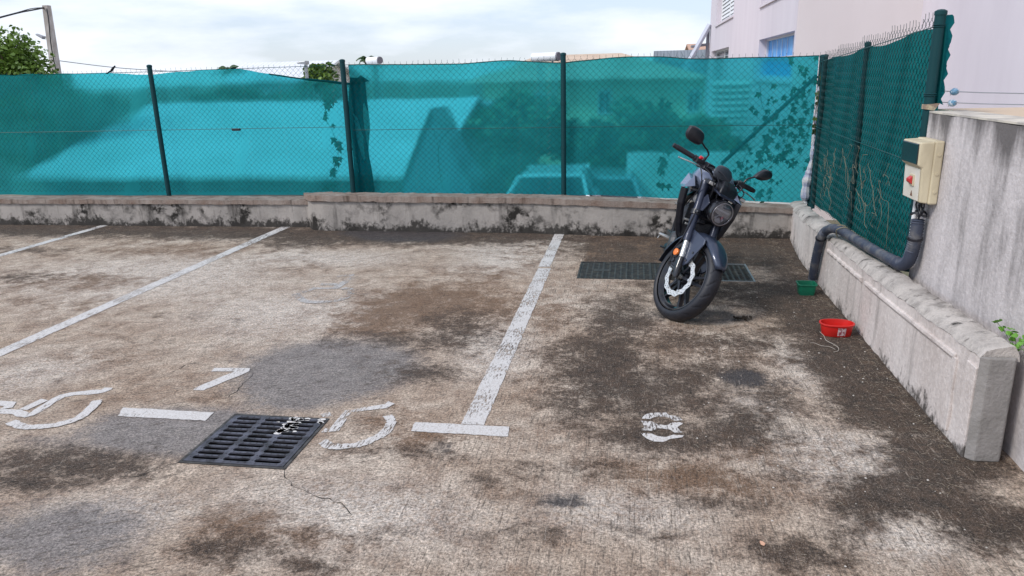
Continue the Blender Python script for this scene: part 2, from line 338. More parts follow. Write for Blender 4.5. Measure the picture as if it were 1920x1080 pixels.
st_brown = layer([(1200, 452, 110, 26, .9), (800, 575, 170, 40, .75), (700, 615, 110, 24, .6), (890, 520, 90, 22, .4), (1000, 600, 90, 40, .35), (1300, 900, 190, 30, .7), (1120, 690, 120, 70, .4), (1290, 650, 150, 50, .45),
    (140, 530, 170, 22, .5), (330, 470, 200, 18, .4), (520, 500, 110, 16, .3), (440, 1000, 120, 60, .55), (160, 670, 90, 18, .4), (800, 820, 90, 26, .5), (580, 1010, 160, 25, .4), (130, 570, 130, 12, .4), (740, 780, 60, 30, .35), (1450, 850, 150, 30, .5), (900, 930, 150, 30, .3), (420, 750, 70, 14, .4), (1010, 480, 60, 30, .35)])
st_grey = layer([(610, 690, 160, 55, .95), (560, 740, 110, 30, .7), (330, 810, 190, 45, .95), (100, 1010, 190, 80, .7), (680, 700, 110, 30, .6), (100, 830, 120, 20, .4)])
st_black_and_shade = layer([(770, 440, 95, 14, .95), (690, 436, 60, 8, .7), (1395, 710, 48, 17, .8), (1062, 940, 52, 13, .85), (832, 838, 26, 15, .6), (893, 996, 18, 8, .6), (1310, 592, 95, 13, .8), (450, 602, 22, 5, .5), (105, 717, 22, 5, .5), (1480, 720, 60, 14, .35)])  # blob under the front wheel paints the bike's contact shadow; the rest are stains
st_pale = layer([(300, 520, 220, 40, .7), (520, 590, 170, 45, .6), (1560, 860, 160, 50, .8), (1420, 760, 60, 30, .5), (650, 960, 240, 60, .6), (250, 960, 120, 40, .5), (930, 660, 60, 50, .6), (1150, 960, 160, 40, .5), (1500, 690, 40, 50, .5), (950, 480, 90, 30, .6), (60, 700, 90, 40, .5), (1700, 1010, 90, 40, .6), (600, 485, 160, 14, .6)])
slab = (XX > -.41) & (YY > 6.34) & (XX < 1.45); st_dark = np.where(slab & (XX > .45), np.maximum(st_dark, .95), np.where(slab, np.clip(st_dark, .55, .62), st_dark)); st_brown = np.where(slab, np.where(XX < .45, 1., .3), st_brown)
sidem = 1/(1+np.exp(-(XX+.95)/.12))
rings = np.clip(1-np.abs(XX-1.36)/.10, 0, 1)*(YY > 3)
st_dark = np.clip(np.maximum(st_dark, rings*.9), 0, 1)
nx, ny = len(xs), len(ys)
vid = np.arange(nx*ny).reshape(ny, nx); fcs = []
def inside(x, y, h): return h[0]-1e-6 < x < h[1]-1e-6 and h[2]-1e-6 < y < h[3]-1e-6
for j in range(ny-1):
    for i in range(nx-1):
        if inside(xs[i], ys[j], GR) or inside(xs[i], ys[j], CH): continue
        fcs.append((vid[j, i], vid[j, i+1], vid[j+1, i+1], vid[j+1, i]))
me = bpy.data.meshes.new('ground'); me.from_pydata(np.c_[XX.ravel(), YY.ravel(), np.zeros(nx*ny)].tolist(), [], [tuple(map(int, q)) for q in fcs])
for nm, ch in (('stain', (st_dark, st_brown, st_grey)), ('stain_and_shade', (st_black_and_shade, st_pale, sidem))):
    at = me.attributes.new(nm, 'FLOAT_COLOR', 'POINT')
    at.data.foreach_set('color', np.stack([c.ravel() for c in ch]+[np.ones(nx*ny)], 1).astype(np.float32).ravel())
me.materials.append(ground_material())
ground = bpy.data.objects.new('ground', me); COL.objects.link(ground); ground['kind'] = 'structure'
for nme, h, dp in (('drain_pit', GR, .35), ('drain_channel', CH, .22)):
    p = MB(); x0, x1, y0, y1 = h; zt = 0
    v = [(x0, y0, zt), (x1, y0, zt), (x1, y1, zt), (x0, y1, zt), (x0, y0, -dp), (x1, y0, -dp), (x1, y1, -dp), (x0, y1, -dp)]
    p.add(v, [(0, 1, 5, 4), (1, 2, 6, 5), (2, 3, 7, 6), (3, 0, 4, 7), (4, 5, 6, 7)]).build(nme, m_pit, ground)
# lower land beyond the retaining walls, out to the horizon
MB().add([(-900, -300, -2.3), (900, -300, -2.3), (900, 1500, -2.3), (-900, 1500, -2.3)], [(0, 1, 2, 3)]).build('terrain', mat('scrub_ground', (.10, .11, .06), .95, noise=(.4, (.2, .17, .13), .4, .6)))['kind'] = 'structure'
# ------------------------------------------------------------------ paint on the ground
def paint_mat(name, wear, seed, grey=1.):
    m = bpy.data.materials.new(name); m.use_nodes = True; t = m.node_tree; l = t.links.new; b = t.nodes['Principled BSDF']; o = t.nodes['Material Output']
    b.inputs['Roughness'].default_value = .75
    tcn = N(t, 'ShaderNodeTexCoord'); mpn = N(t, 'ShaderNodeMapping'); mpn.inputs['Scale'].default_value = (2.2, .5, 1); mpn.inputs['Location'].default_value = (seed, seed*2, 0)
    a = N(t, 'ShaderNodeTexNoise', in_Scale=45, in_Detail=7, in_Roughness=.7); c = N(t, 'ShaderNodeTexNoise', in_Scale=4, in_Detail=3); d = N(t, 'ShaderNodeTexNoise', in_Scale=160, in_Detail=3)
    l(tcn.outputs['Object'], mpn.inputs[0]); l(mpn.outputs[0], a.inputs[0]); l(tcn.outputs['Object'], c.inputs[0]); l(tcn.outputs['Object'], d.inputs[0])
    s = N(t, 'ShaderNodeMath', operation='ADD'); l(a.outputs[0], s.inputs[0]); s2 = N(t, 'ShaderNodeMath', operation='MULTIPLY'); l(c.outputs[0], s2.inputs[0]); s2.inputs[1].default_value = .5; l(s2.outputs[0], s.inputs[1])
    r = N(t, 'ShaderNodeMapRange', in_1=1.05-wear*.5, in_2=1.13-wear*.5, in_3=0, in_4=.95); l(s.outputs[0], r.inputs[0])
    x = N(t, 'ShaderNodeMix', data_type='RGBA'); x.inputs[6].default_value = (.58*grey, .56*grey, .54*grey, 1); x.inputs[7].default_value = (.42*grey, .38*grey, .35*grey, 1)
    r2 = N(t, 'ShaderNodeMapRange', in_1=.48, in_2=.66); l(d.outputs[0], r2.inputs[0]); l(r2.outputs[0], x.inputs[0]); l(x.outputs[2], b.inputs['Base Color'])
    tr = N(t, 'ShaderNodeBsdfTransparent'); ms = N(t, 'ShaderNodeMixShader'); l(r.outputs[0], ms.inputs[0]); l(b.outputs[0], ms.inputs[1]); l(tr.outputs[0], ms.inputs[2]); l(ms.outputs[0], o.inputs[0])
    return m
mp_fresh = paint_mat('road_paint', .42, 3); mp_mid = paint_mat('road_paint_rubbed', .56, 4); mp_worn = paint_mat('road_paint_worn', .54, 5); mp_faint = paint_mat('road_paint_faint', .66, 9, .8)
def rag(pts, seg=.03, j=.002):       # ragged outline from a polygon on the ground
    out = []; n = len(pts)
    for i in range(n):
        a, b = np.array(pts[i][:2]), np.array(pts[(i+1) % n][:2]); k = max(1, int(np.linalg.norm(b-a)/seg))
        for q in range(k): out.append(tuple(a+(b-a)*q/k+rng.normal(0, j, 2))+(0,))
    return out
def ngon(mb, poly, z=.003):
    from mathutils.geometry import tessellate_polygon
    pl = [Vector((p[0], p[1], z)) for p in poly]; tri = tessellate_polygon([pl]); mb.add(pl, tri)
def stroke(mb, pts, wd, z=.003, j=.003, smooth=True):
    pts = [np.array(p[:2]) for p in pts]
    if smooth: pts = [np.array((p.x, p.y)) for p in spline([(p[0], p[1], 0) for p in pts], 6)]
    lft, rgt = [], []
    for i, p in enumerate(pts):
        d = pts[min(i+1, len(pts)-1)]-pts[max(i-1, 0)]; d = d/(np.linalg.norm(d)+1e-9); nrm = np.array([-d[1], d[0]])
        ww = wd[i*len(wd)//len(pts)] if isinstance(wd, (list, tuple)) else wd
        lft.append(p+nrm*ww/2+rng.normal(0, j, 2)); rgt.append(p-nrm*ww/2+rng.normal(0, j, 2))
    n = len(pts); mb.add([(q[0], q[1], z) for q in lft+rgt], [(i, i+1, n+i+1, n+i) for i in range(n-1)])
def line_y(x0, x1, y0, y1, m, label, x0b=None, x1b=None):
    mb = MB(); x0b = x0 if x0b is None else x0b; x1b = x1 if x1b is None else x1b
    n = int(abs(y1-y0)/.05); L_, R_ = [], []
    for i in range(n+1):
        t = i/n; L_.append((x0+(x0b-x0)*t+rng.normal(0, .002), y0+(y1-y0)*t, .003)); R_.append((x1+(x1b-x1)*t+rng.normal(0, .002), y0+(y1-y0)*t, .003))
    mb.add(L_+R_, [(i, n+1+i, n+2+i, i+1) for i in range(n)]); o = mb.build('painted_line', m, ground); o['label'] = label; return o
line_y(-.787, -.675, 3.13, 6.1, mp_mid, 'white bay line right of the wheelchair bay')
line_y(-.79, -.69, 6.16, 7.6, mp_worn, 'worn far end of the bay line beside the drain channel')
line_y(-3.965, -3.855, 2.4, 7.98, mp_worn, 'white bay line left of the wheelchair bay')
line_y(-6.27, -6.17, 3.5, 7.98, mp_worn, 'white bay line in the far left corner')
for q, lb in (([(778, 792), (955, 801), (952, 820), (770, 809)], 'white end bar crossing the foot of the bay line'), ([(232, 765), (401, 774), (386, 790), (220, 781)], 'short white bar left of the iron grate')):
    mb = MB(); ngon(mb, rag([gp(*p) for p in q])); o = mb.build('painted_bar', mp_fresh, ground); o['label'] = lb
mb = MB(); ngon(mb, rag([gp(*p) for p in [(397, 697), (403, 690), (470, 691), (468, 697), (381, 733), (363, 732), (365, 728), (440, 697)]], .05, .002)); mb.build('painted_number', mp_fresh, ground)['label'] = 'white painted number 7'
mb = MB()
for pl in ([(510, 440), (560, 370), (680, 335), (960, 330), (1000, 380), (1100, 385), (1200, 420), (1250, 470), (1100, 480), (1000, 425), (900, 398), (770, 402), (660, 445)],
           [(500, 480), (690, 490), (800, 550), (960, 560), (1060, 515), (1180, 500), (1250, 530), (1150, 600), (1240, 690), (1100, 690), (1000, 635), (800, 615), (690, 660), (500, 650), (560, 580)],
           [(490, 700), (690, 710), (800, 760), (950, 770), (1080, 730), (1270, 745), (1250, 780), (1040, 800), (900, 860), (720, 850), (600, 800), (540, 760)]):
    ngon(mb, rag([gp(1150+x/9.6, 740+y/9.6) for x, y in pl], .012, .0012))
mb.build('painted_number', mp_worn, ground)['label'] = 'white stencilled number 8'
def sym(strokes, m, lb, wd):
    mb = MB()
    for i, s_ in enumerate(strokes): stroke(mb, [gp(*p) for p in s_], wd, z=.003+i*.0006, smooth=len(s_) > 5)
    mb.build('painted_wheelchair_symbol', m, ground)['label'] = lb
sym([[(-8, 771), (30, 773), (58, 778), (118, 743), (187, 735), (204, 728)], [(46, 768), (84, 750)], [(-8, 757), (18, 759), (12, 767)], [(20, 792), (45, 801), (81, 801), (118, 795), (151, 783), (175, 762), (181, 752)]], mp_fresh, 'white wheelchair symbol cut by the left edge', .052)
sym([[(604, 781), (621, 776)], [(605, 808), (627, 808), (653, 772), (723, 762), (733, 756)], [(604, 829), (625, 838), (663, 836), (698, 825), (723, 811), (734, 793), (727, 781)]], mp_worn, 'worn wheelchair symbol right of the iron grate', .05)
sym([[(632, 519), (664, 516)], [(662, 519), (628, 541), (590, 541), (552, 554)], [(552, 552), (575, 566), (612, 566), (640, 562), (657, 552), (658, 544), (643, 541)], [(600, 534), (632, 534)]], mp_faint, 'faded wheelchair symbol in the middle of the bay', .06)
m_crack = mat('crack_shadow', (.03, .026, .022), 1.)
mb = MB()
for cr in ([(1116, 432), (1106, 455), (1092, 490), (1076, 524)], [(342, 864), (300, 880), (240, 896)], [(534, 882), (541, 900), (545, 912), (600, 932), (640, 944), (660, 968)], [(0, 905), (60, 898), (130, 890), (190, 870)], [(430, 745), (462, 715), (475, 700)],
           [(300, 710), (360, 678)], [(590, 501), (700, 499), (830, 500)], [(640, 545), (700, 560)]):
    pts = [gp(*p)[:2] for p in cr]; pp = []
    for a, b in zip(pts[:-1], pts[1:]):
        k = max(2, int(np.linalg.norm(b-a)/.03))
        for q in range(k): pp.append(a+(b-a)*q/k+rng.normal(0, .006, 2))
    pp.append(pts[-1]); stroke(mb, pp, .0028, z=.0015, j=.0012, smooth=False)
mb.build('crack', m_crack, ground)
# ------------------------------------------------------------------ grates
def slotted(mb, x0, x1, y0, y1, nc, nr, bw, sw, z=0., th=.02, mar=(.012, .012), round_=True):
    """plate with nc x nr slots; bw, sw = slot length in x, width in y as fraction of its cell"""
    cw, ch = (x1-x0-2*mar[0])/nc, (y1-y0-2*mar[1])/nr
    for c in range(nc):
        for r in range(nr):
            ax, bx = x0+mar[0]+c*cw, x0+mar[0]+(c+1)*cw; ay, by = y0+mar[1]+r*ch, y0+mar[1]+(r+1)*ch
            mx_, my_ = (ax+bx)/2, (ay+by)/2; hx, hy = cw*bw/2, ch*sw/2; rr = min(hx, hy)*(.98 if round_ else .05)
            inn = []
            for q in range(4):
                sx, sy = ((1, 1), (-1, 1), (-1, -1), (1, -1))[q]
                for k in range(3):
                    a = R(q*90+k*45); inn.append((mx_+sx*(hx-rr)+rr*math.cos(a), my_+sy*(hy-rr)+rr*math.sin(a)))
            out = []
            for q in range(4):
                cx, cy = ((bx, by), (ax, by), (ax, ay), (bx, ay))[q]
                nxt = (cx, inn[q*3][1]) if q % 2 == 0 else (inn[q*3][0], cy); prv = (inn[q*3+2][0], cy) if q % 2 == 0 else (cx, inn[q*3+2][1])
                out += [nxt, (cx, cy), prv]
            v = [(p[0], p[1], z) for p in out]+[(p[0], p[1], z) for p in inn]+[(p[0], p[1], z-th) for p in inn]
            mb.add(v, [(k, (k+1) % 12, 12+(k+1) % 12, 12+k) for k in range(12)]+[(12+k, 12+(k+1) % 12, 24+(k+1) % 12, 24+k) for k in range(12)])
    for a in ((x0, x1, y0, y0+mar[1]), (x0, x1, y1-mar[1], y1), (x0, x0+mar[0], y0+mar[1], y1-mar[1]), (x1-mar[0], x1, y0+mar[1], y1-mar[1])): mb.box(a[0], a[1], a[2], a[3], z-th, z-.0005)
g_root = empty('drain_grate', ((GR[0]+GR[1])/2, (GR[2]+GR[3])/2, 0), 'square blackish cast iron drain grate with three columns of slots beside the number 7', 'drain grate')
def rel(o, root):     # o was built in world coordinates: keep it there under its root
    o.parent = root; o.matrix_parent_inverse = root.matrix_world.inverted() if False else Matrix.Translation(-Vector(root.location)); return o
mb = MB(); slotted(mb, GR[0]+.012, GR[1]-.012, GR[2]+.012, GR[3]-.012, 3, 10, .85, .66, z=.006, th=.008, mar=(.014, .014))
rel(mb.build('grate_plate', m_cast), g_root)
mb = MB(); cw, ch = (.471-.028)/3, (.456-.028)/10
for c in range(3):
    for r in range(11):
        for q in range(4 if r else 4):
            x = GR[0]+.026+cw*(c+.16+q*.225); y = GR[2]+.026+ch*r; mb.rev([(.0055, .0045), (.0085, .0035), (.009, 0.0001)], 6, (x, y, 0))
    for r in range(10): mb.rev([(.0055, .0045), (.0085, .0035), (.009, 0.0001)], 6, (GR[0]+.026+cw*c+.001, GR[2]+.026+ch*(r+.5), 0))
rel(mb.build('stud', m_cast), g_root)['kind'] = 'stuff'
mb = MB()
for a in ((GR[0]-.004, GR[1]+.004, GR[2]-.004, GR[2]+.009), (GR[0]-.004, GR[1]+.004, GR[3]-.009, GR[3]+.004), (GR[0]-.004, GR[0]+.009, GR[2]+.009, GR[3]-.009), (GR[1]-.009, GR[1]+.004, GR[2]+.009, GR[3]-.009)): mb.box(*a, -.03, .004)
rel(mb.build('frame', mat('worn_iron_edge', (.10, .095, .09), .6, .5, noise=(20, (.04, .035, .03), .4, .6))), g_root)
def splat_mat():
    m = mat('splashed_paint', (.62, .60, .57), .7, noise=(30, (.5, .28, .22), .6, .68)); return m
mb = MB()
for cx, cy, n, s in ((548, 800, 60, .024), (562, 790, 40, .022), (536, 808, 30, .02), (604, 792, 6, .012), (528, 790, 8, .014)):
    c = gp(cx, cy)
    for _ in range(n):
        x, y = c[0]+rng.normal(0, s), c[1]+rng.normal(0, s*.9); rr = rng.uniform(.004, .014)
        # only where there is iron to splash on
        u = ((x-(GR[0]+.026)) % cw)/cw; v_ = ((y-(GR[2]+.026)) % ch)/ch
        if .05 < u < .95 and .16 < v_ < .84: 
            if u > .12 and u < .88: continue
        mb.add([(x+rr*1.4*math.cos(a)*rng.uniform(.7, 1.2), y+rr*math.sin(a)*rng.uniform(.7, 1.2), .0068) for a in np.linspace(0, 6.0, 9)], [tuple(range(9))])
o = rel(mb.build('paint_splash', splat_mat()), g_root); o['label'] = 'white and rusty paint splashed on the grate'; o['kind'] = 'stuff'
# channel gratings
gx = .36
for (x0, x1, nc, nr, bw, sw, lb, rd) in ((CH[0]+.01, gx, 16, 20, .74, .5, 'dusty slotted drain channel grating left of the motorcycle front wheel', False), (gx+.004, CH[1]-.01, 13, 12, .84, .8, 'fine mesh drain channel grating right of the motorcycle front wheel', True)):
    rt = empty('channel_grating', ((x0+x1)/2, (CH[2]+CH[3])/2, 0), lb, 'drain grate')
    mb = MB(); slotted(mb, x0, x1, CH[2]+.01, CH[3]-.01, nc, nr, bw, sw, z=-.002, th=.015, mar=(.012, .02), round_=rd)
    rel(mb.build('grate_plate', m_plgrate), rt)
    mb = MB()
    for k in range(1, 4 if not rd else 2):
        xx = x0+(x1-x0)*k/(4 if not rd else 2); mb.box(xx-.008, xx+.008, CH[2]+.012, CH[3]-.012, -.003, .003)
    yy = (CH[2]+CH[3])/2
    mb.box(x0+.12, x0+.26, yy-.04, yy+.04, -.003, .002)
    rel(mb.build('rib', m_plgrate), rt)
    mb = MB(); mb.box(x0-.008, x0+.004, CH[2]+.002, CH[3]-.002, -.02, .004); mb.box(x0+.004, x1-.004, CH[2]+.002, CH[2]+.012, -.02, .004); mb.box(x0+.004, x1-.004, CH[3]-.012, CH[3]-.002, -.02, .004)
    if rd: mb.box(x1-.004, x1+.008, CH[2]+.002, CH[3]-.002, -.02, .004)
    rel(mb.build('frame', m_galv if rd else m_plgrate), rt)
# ------------------------------------------------------------------ walls
def rough_box(name, prof, path, m, parent=None, seg=.05, j=.004, cap=True, caps_m=None, jz=None):
    """extrude a closed profile [(offset, z)] along a polyline path [(x,y,zscale)] -> offset is to the left-hand normal; jittered"""
    secs = []; pts = []
    for a, b in zip(path[:-1], path[1:]):
        k = max(1, int(math.dist(a[:2], b[:2])/seg)); pts += [tuple(a[i]+(b[i]-a[i])*q/k for i in range(3)) for q in range(k)]
    pts.append(path[-1])
    for i, p in enumerate(pts):
        a = pts[max(i-1, 0)]; b = pts[min(i+1, len(pts)-1)]; d = np.array([b[0]-a[0], b[1]-a[1]]); d /= np.linalg.norm(d); nrm = np.array([-d[1], d[0]])
        secs.append([(p[0]+nrm[0]*o_+rng.normal(0, j*.3), p[1]+nrm[1]*o_+rng.normal(0, j), max(zz, 0)*p[2]+(rng.normal(0, j) if zz > .02 else 0)) for o_, zz in prof])
    mb = MB(); mb.loft(secs, cap=cap); return mb.build(name, m, parent, smooth=True, angle=50)
def refine(prof, s=.05):
    out = []
    for i in range(len(prof)):
        a, b = prof[i], prof[(i+1) % len(prof)]; k = max(1, int(math.dist(a, b)/s)); out += [(a[0]+(b[0]-a[0])*q/k, a[1]+(b[1]-a[1])*q/k) for q in range(k)]
    return out
# far wall, left length (set back), right length (forward), each with a projecting coping
fw1 = empty('low_wall', (-6, 8.15, 0), 'long low far wall under the left fence bays, with brown coping', 'wall')
rel(rough_box('wall', refine([(0, 0), (0, .268), (-.28, .268), (-.28, 0)]), [(-16, 8.06, 1), (-3.47, 8.06, 1)], m_wall_far), fw1)
rel(rough_box('coping', refine([(.026, .268), (.03, .295), (.018, .315), (-.30, .32), (-.30, .268)], .04), [(-16, 8.06, 1), (-3.45, 8.06, .98)], m_cope, j=.0022), fw1)
fw2 = empty('low_wall', (-1, 7.9, 0), 'slightly taller blackened low far wall behind the motorcycle', 'wall')
rel(rough_box('wall', refine([(0, 0), (0, .318), (-.28, .318), (-.28, 0)]), [(-3.44, 8.02, 1), (-3.36, 7.88, 1.02), (-1.0, 7.84, 1), (-.3, 7.75, .97), (1.56, 7.69, .80)], m_wall_far), fw2)
rel(rough_box('coping', refine([(.026, .318), (.03, .348), (.018, .37), (-.30, .38), (-.30, .318)], .04), [(-3.43, 8.01, 1.0), (-3.36, 7.87, 1.04), (-1.0, 7.84, 1), (-.3, 7.75, .97), (1.56, 7.69, .80)], m_cope, j=.0026), fw2)
# right low wall: chamfered, with a raised panel moulding
rw = empty('low_wall', (1.5, 5, 0), 'pinkish low boundary wall with panel moulding along the right side', 'wall')
def zt(y): return float(np.interp(y, [3.06, 4.3, 5.6, 6.6, 7.7], [.50, .455, .43, .39, .32]))
def xf(y): return float(np.interp(y, [3.06, 3.3, 5.7, 6.6, 7.75], [1.415, 1.415, 1.432, 1.46, 1.575]))
n = 94; secs = []; tsecs = []
for i in range(n+1):
    y = 7.74-(7.74-3.06)*i/n; x = xf(y); zz = zt(y); jj = lambda s=.003: rng.normal(0, s)
    c = .050 + .004*math.sin(y*3.1)
    secs.append([(x-.004+jj(.002), y, 0), (x+jj(.002), y, .1), (x+jj(.002), y, .2), (x+jj(.002), y, zz-.10), (x+jj(), y+jj(), zz-c), (x+.135, y, zz-c), (x+.135, y, 0)])
    chips = .006*max(0, math.sin(y*11+math.sin(y*5)*2))
    tsecs.append([(x-.004+jj(.0025), y+jj(.001), zz-c+.001+jj(.003)), (x+.018+chips+jj(.002), y+jj(.001), zz-.016+jj(.0022)), (x+.05+jj(), y+jj(), zz-.004+jj(.002)), (x+.12+jj(), y+jj(), zz+.004+jj(.002)), (x+.145+jj(), y+jj(), zz-.03), (x+.145, y, zz-c-.01), (x+.01, y, zz-c-.01)])
mb = MB(); mb.loft(secs); rel(mb.build('wall', m_wall_right, smooth=True, angle=50), rw)
mb = MB(); mb.loft(tsecs); rel(mb.build('wall_top', m_wall_top, smooth=True, angle=60), rw)
mb = MB(); mb.prism([(1.407, 3.058, 0), (1.437, 3.030, 0), (1.535, 3.034, 0), (1.55, 3.058, 0)], (0, 0, .462)); rel(mb.build('end_face', m_end, bevel=.006), rw)
# panel frame: a raised band along the upper edge and down the near end, one per pier spacing
mb = MB()
for ya, yb in ((3.27, 4.62), (4.70, 5.58)):
    z1 = zt((ya+yb)/2)-.105; k = int((yb-ya)/.04)
    sec = []
    for i in range(k+1):
        y = ya+(yb-ya)*i/k; zq = zt(y)-.115; x = xf(y); e = .0 if ya < 4 else .006*math.sin(y*90)
        sec.append([(x+.004, y, zq+.014), (x-.012-e, y, zq+.010), (x-.014-e+rng.normal(0, .001), y, zq-.006), (x-.004, y, zq-.022), (x+.004, y, zq-.024)])
    mb.loft(sec)
y = 3.27; mb.box(xf(y)-.011, xf(y)+.004, y-.02, y+.022, .03, zt(y)-.118)
mb.box(xf(3.1)-.012, xf(3.1)+.003, 3.062, 3.15, .0, zt(3.1)-.09)
rel(mb.build('panel_moulding', m_wall_right, bevel=.003), rw)
# tall rendered wall
tw = empty('tall_wall', (1.68, 2, 0), 'tall grey rendered wall with mould streaks on the right edge', 'wall')
mb = MB(); ny_ = 60
ya, yb = -1.5, 4.46
gs = [[(1.603+rng.normal(0, .0015), ya+(yb-ya)*i/ny_, 1.352*k/12+(rng.normal(0, .003) if k == 12 else 0)) for k in range(13)] for i in range(ny_+1)]
for i in range(ny_+1): gs[i] += [(1.78, gs[i][0][1], 1.35), (1.78, gs[i][0][1], 0)]
mb.loft(gs); rel(mb.build('wall', m_tall, smooth=True, angle=40), tw)
mb = MB(); mb.box(1.60, 1.785, -1.5, 4.455, 1.3525, 1.362); rel(mb.build('mortar_cap', mat('pale_mortar', (.62, .57, .48), .9, noise=(8, (.4, .37, .33), .4, .6))), tw)
mb = MB(); mb.add([(1.598, 4.47, 0), (1.66, 4.47, 0), (1.66, 4.47, 1.35), (1.598, 4.47, 1.35)], [(0, 1, 2, 3)])
# beige terrace edge beyond the tall wall
mb = MB(); mb.box(1.9, 6.8, 1.0, 5.2, 1.18, 1.335); rel(mb.build('terrace_slab', mat('sandy_slab', (.58, .45, .33), .9)), empty('terrace_edge', (3, 2, 1.2), 'sandy terrace edge showing just over the tall wall', 'terrace'))
# ------------------------------------------------------------------ fence
def chainlink(mb, p0, p1, ztop, zbot, pitch=.032, r=.0018, barb=.03, off=0.):
    """zigzag wires between p0 and p1 (x,y); ztop, zbot functions of t"""
    p0, p1 = np.array(p0), np.array(p1); Lh = np.linalg.norm(p1-p0); d = (p1-p0)/Lh; nr = np.array([-d[1], d[0]])
    nw = int(Lh/pitch); hp = pitch/2; vs_ = pitch*.98
    for i in range(nw+1):
        s0 = i*pitch; t = s0/Lh; zt_, zb_ = ztop(t), zbot(t); z = math.floor(zt_/vs_)*vs_; pts = []; k = int(round(z/vs_))
        ph = 1 if (k+i) % 2 == 0 else -1
        # twisted barb
        q = p0+d*(s0+hp*ph)
        if barb and ph > 0: pts.append((q[0]+d[0]*rng.normal(0, .006), q[1]+d[1]*rng.normal(0, .006), z+barb*rng.uniform(.7, 1.2)))
        while z > zb_-vs_*.5:
            a = s0+hp*ph*.97; dep = .003*ph+off; q = p0+d*a+nr*dep; pts.append((q[0], q[1], z)); z -= vs_; ph = -ph
        mb.tube(pts, r, 3, cap=False)
def fence_post(mb, x, y, z0, z1, r, cap=True):
    mb.tube([(x, y, z0), (x, y, z1)], r, 14); mb.rev([(z1, r*1.12), (z1+.02, r*1.1), (z1+.028, r*.6), (z1+.03, .001)], 14, (x, y, 0))
def net(mb, p0, p1, ztop, zbot, nx_=60, nz_=16, amp=.012, seed=0, boff=0.):
    p0, p1 = np.array(p0), np.array(p1); d = p1-p0; Lh = np.linalg.norm(d); d = d/Lh; nr = np.array([-d[1], d[0]]); g = []
    for i in range(nx_+1):
        t = i/nx_; a, b = ztop(t), zbot(t)
        for k in range(nz_+1):
            u = k/nz_; s = t*Lh; dd = amp*(math.sin(s*5+seed+u*2)+.6*math.sin(s*13+u*5+seed*3)+.5*math.sin(u*9+s*2))+boff
            q = p0+d*s+nr*dd; g.append((q[0], q[1], a+(b-a)*u))
    m_ = nz_+1; mb.add(g, [(i*m_+k, (i+1)*m_+k, (i+1)*m_+k+1, i*m_+k+1) for i in range(nx_) for k in range(nz_)])
def profile(pts, Y):       # net top edge read off the photo, as height over distance along the bay
    P = [yp(px, py, Y) for px, py in pts]; X_ = [p[0] for p in P]; Z_ = [p[2] for p in P]
    return lambda x: float(np.interp(x, X_, Z_))
YL, YR = 8.16, 7.90
fl = empty('chain_link_fence', (-6, YL, .3), 'left chain-link fence bays with pale turquoise shade net and a sagging top edge', 'fence')
fr = empty('chain_link_fence', (-.6, YR, .36), 'middle chain-link fence behind the motorcycle, backed by turquoise shade net', 'fence')
fs = empty('chain_link_fence', (1.68, 6.2, .4), 'right side chain-link fence with dark green net, running from the corner to the tall wall', 'fence')
XA, XB, XC, XD = -10.2, -3.15, -3.06, 1.78
# left
ptL = profile([(-200, 142), (0, 141), (60, 139), (150, 138), (215, 137), (250, 141), (300, 138), (360, 132), (440, 129), (505, 139), (560, 148), (655, 156)], YL)
mb = MB(); net(mb, (XA, YL+.045), (XB+.02, YL+.045), lambda t: ptL(XA+(XB-XA)*t)+.010*abs(math.sin(t*48))-.005, lambda t: .30, 110, 14, .018, 1); rel(mb.build('shade_net', m_net, smooth=True), fl)
mb = MB(); chainlink(mb, (XA, YL+.02), (XB, YL+.02), lambda t: 1.775+.01*math.sin(t*20), lambda t: .33); rel(mb.build('wire_mesh', m_wire), fl)
mb = MB(); mb.tube(spline([yp(505, 139, YL+.03), yp(560, 147, YL+.03), yp(610, 152, YL+.03), yp(655, 157, YL+.03)], 6), [.008]*8+[.013]*11, 8); mb.tube([(XA, YL, 1.755), (-5.5, YL, 1.75), (XB, YL, 1.765)], .003, 5); rel(mb.build('rolled_net_edge', m_nets), fl)
mb = MB(); mb.tube([(XA, YL, 1.085), (-7, YL, 1.08), (XB, YL, 1.09)], .0028, 5); rel(mb.build('tension_wire', m_wire), fl)
q = yp(443, 243, YL-.01); mb = MB(); mb.box(q[0]-.05, q[0]+.05, q[1]-.015, q[1]+.01, q[2]-.014, q[2]+.014); mb.tube([(q[0]-.06, q[1], q[2]), (q[0]+.06, q[1], q[2])], .007, 6); rel(mb.build('wire_tensioner', m_black, bevel=.004), fl)
for x in (-8.0, -5.55):
    mb = MB(); fence_post(mb, x, YL-.035, .26, 1.80, .028); rel(mb.build('post', m_teal, smooth=True), fl)
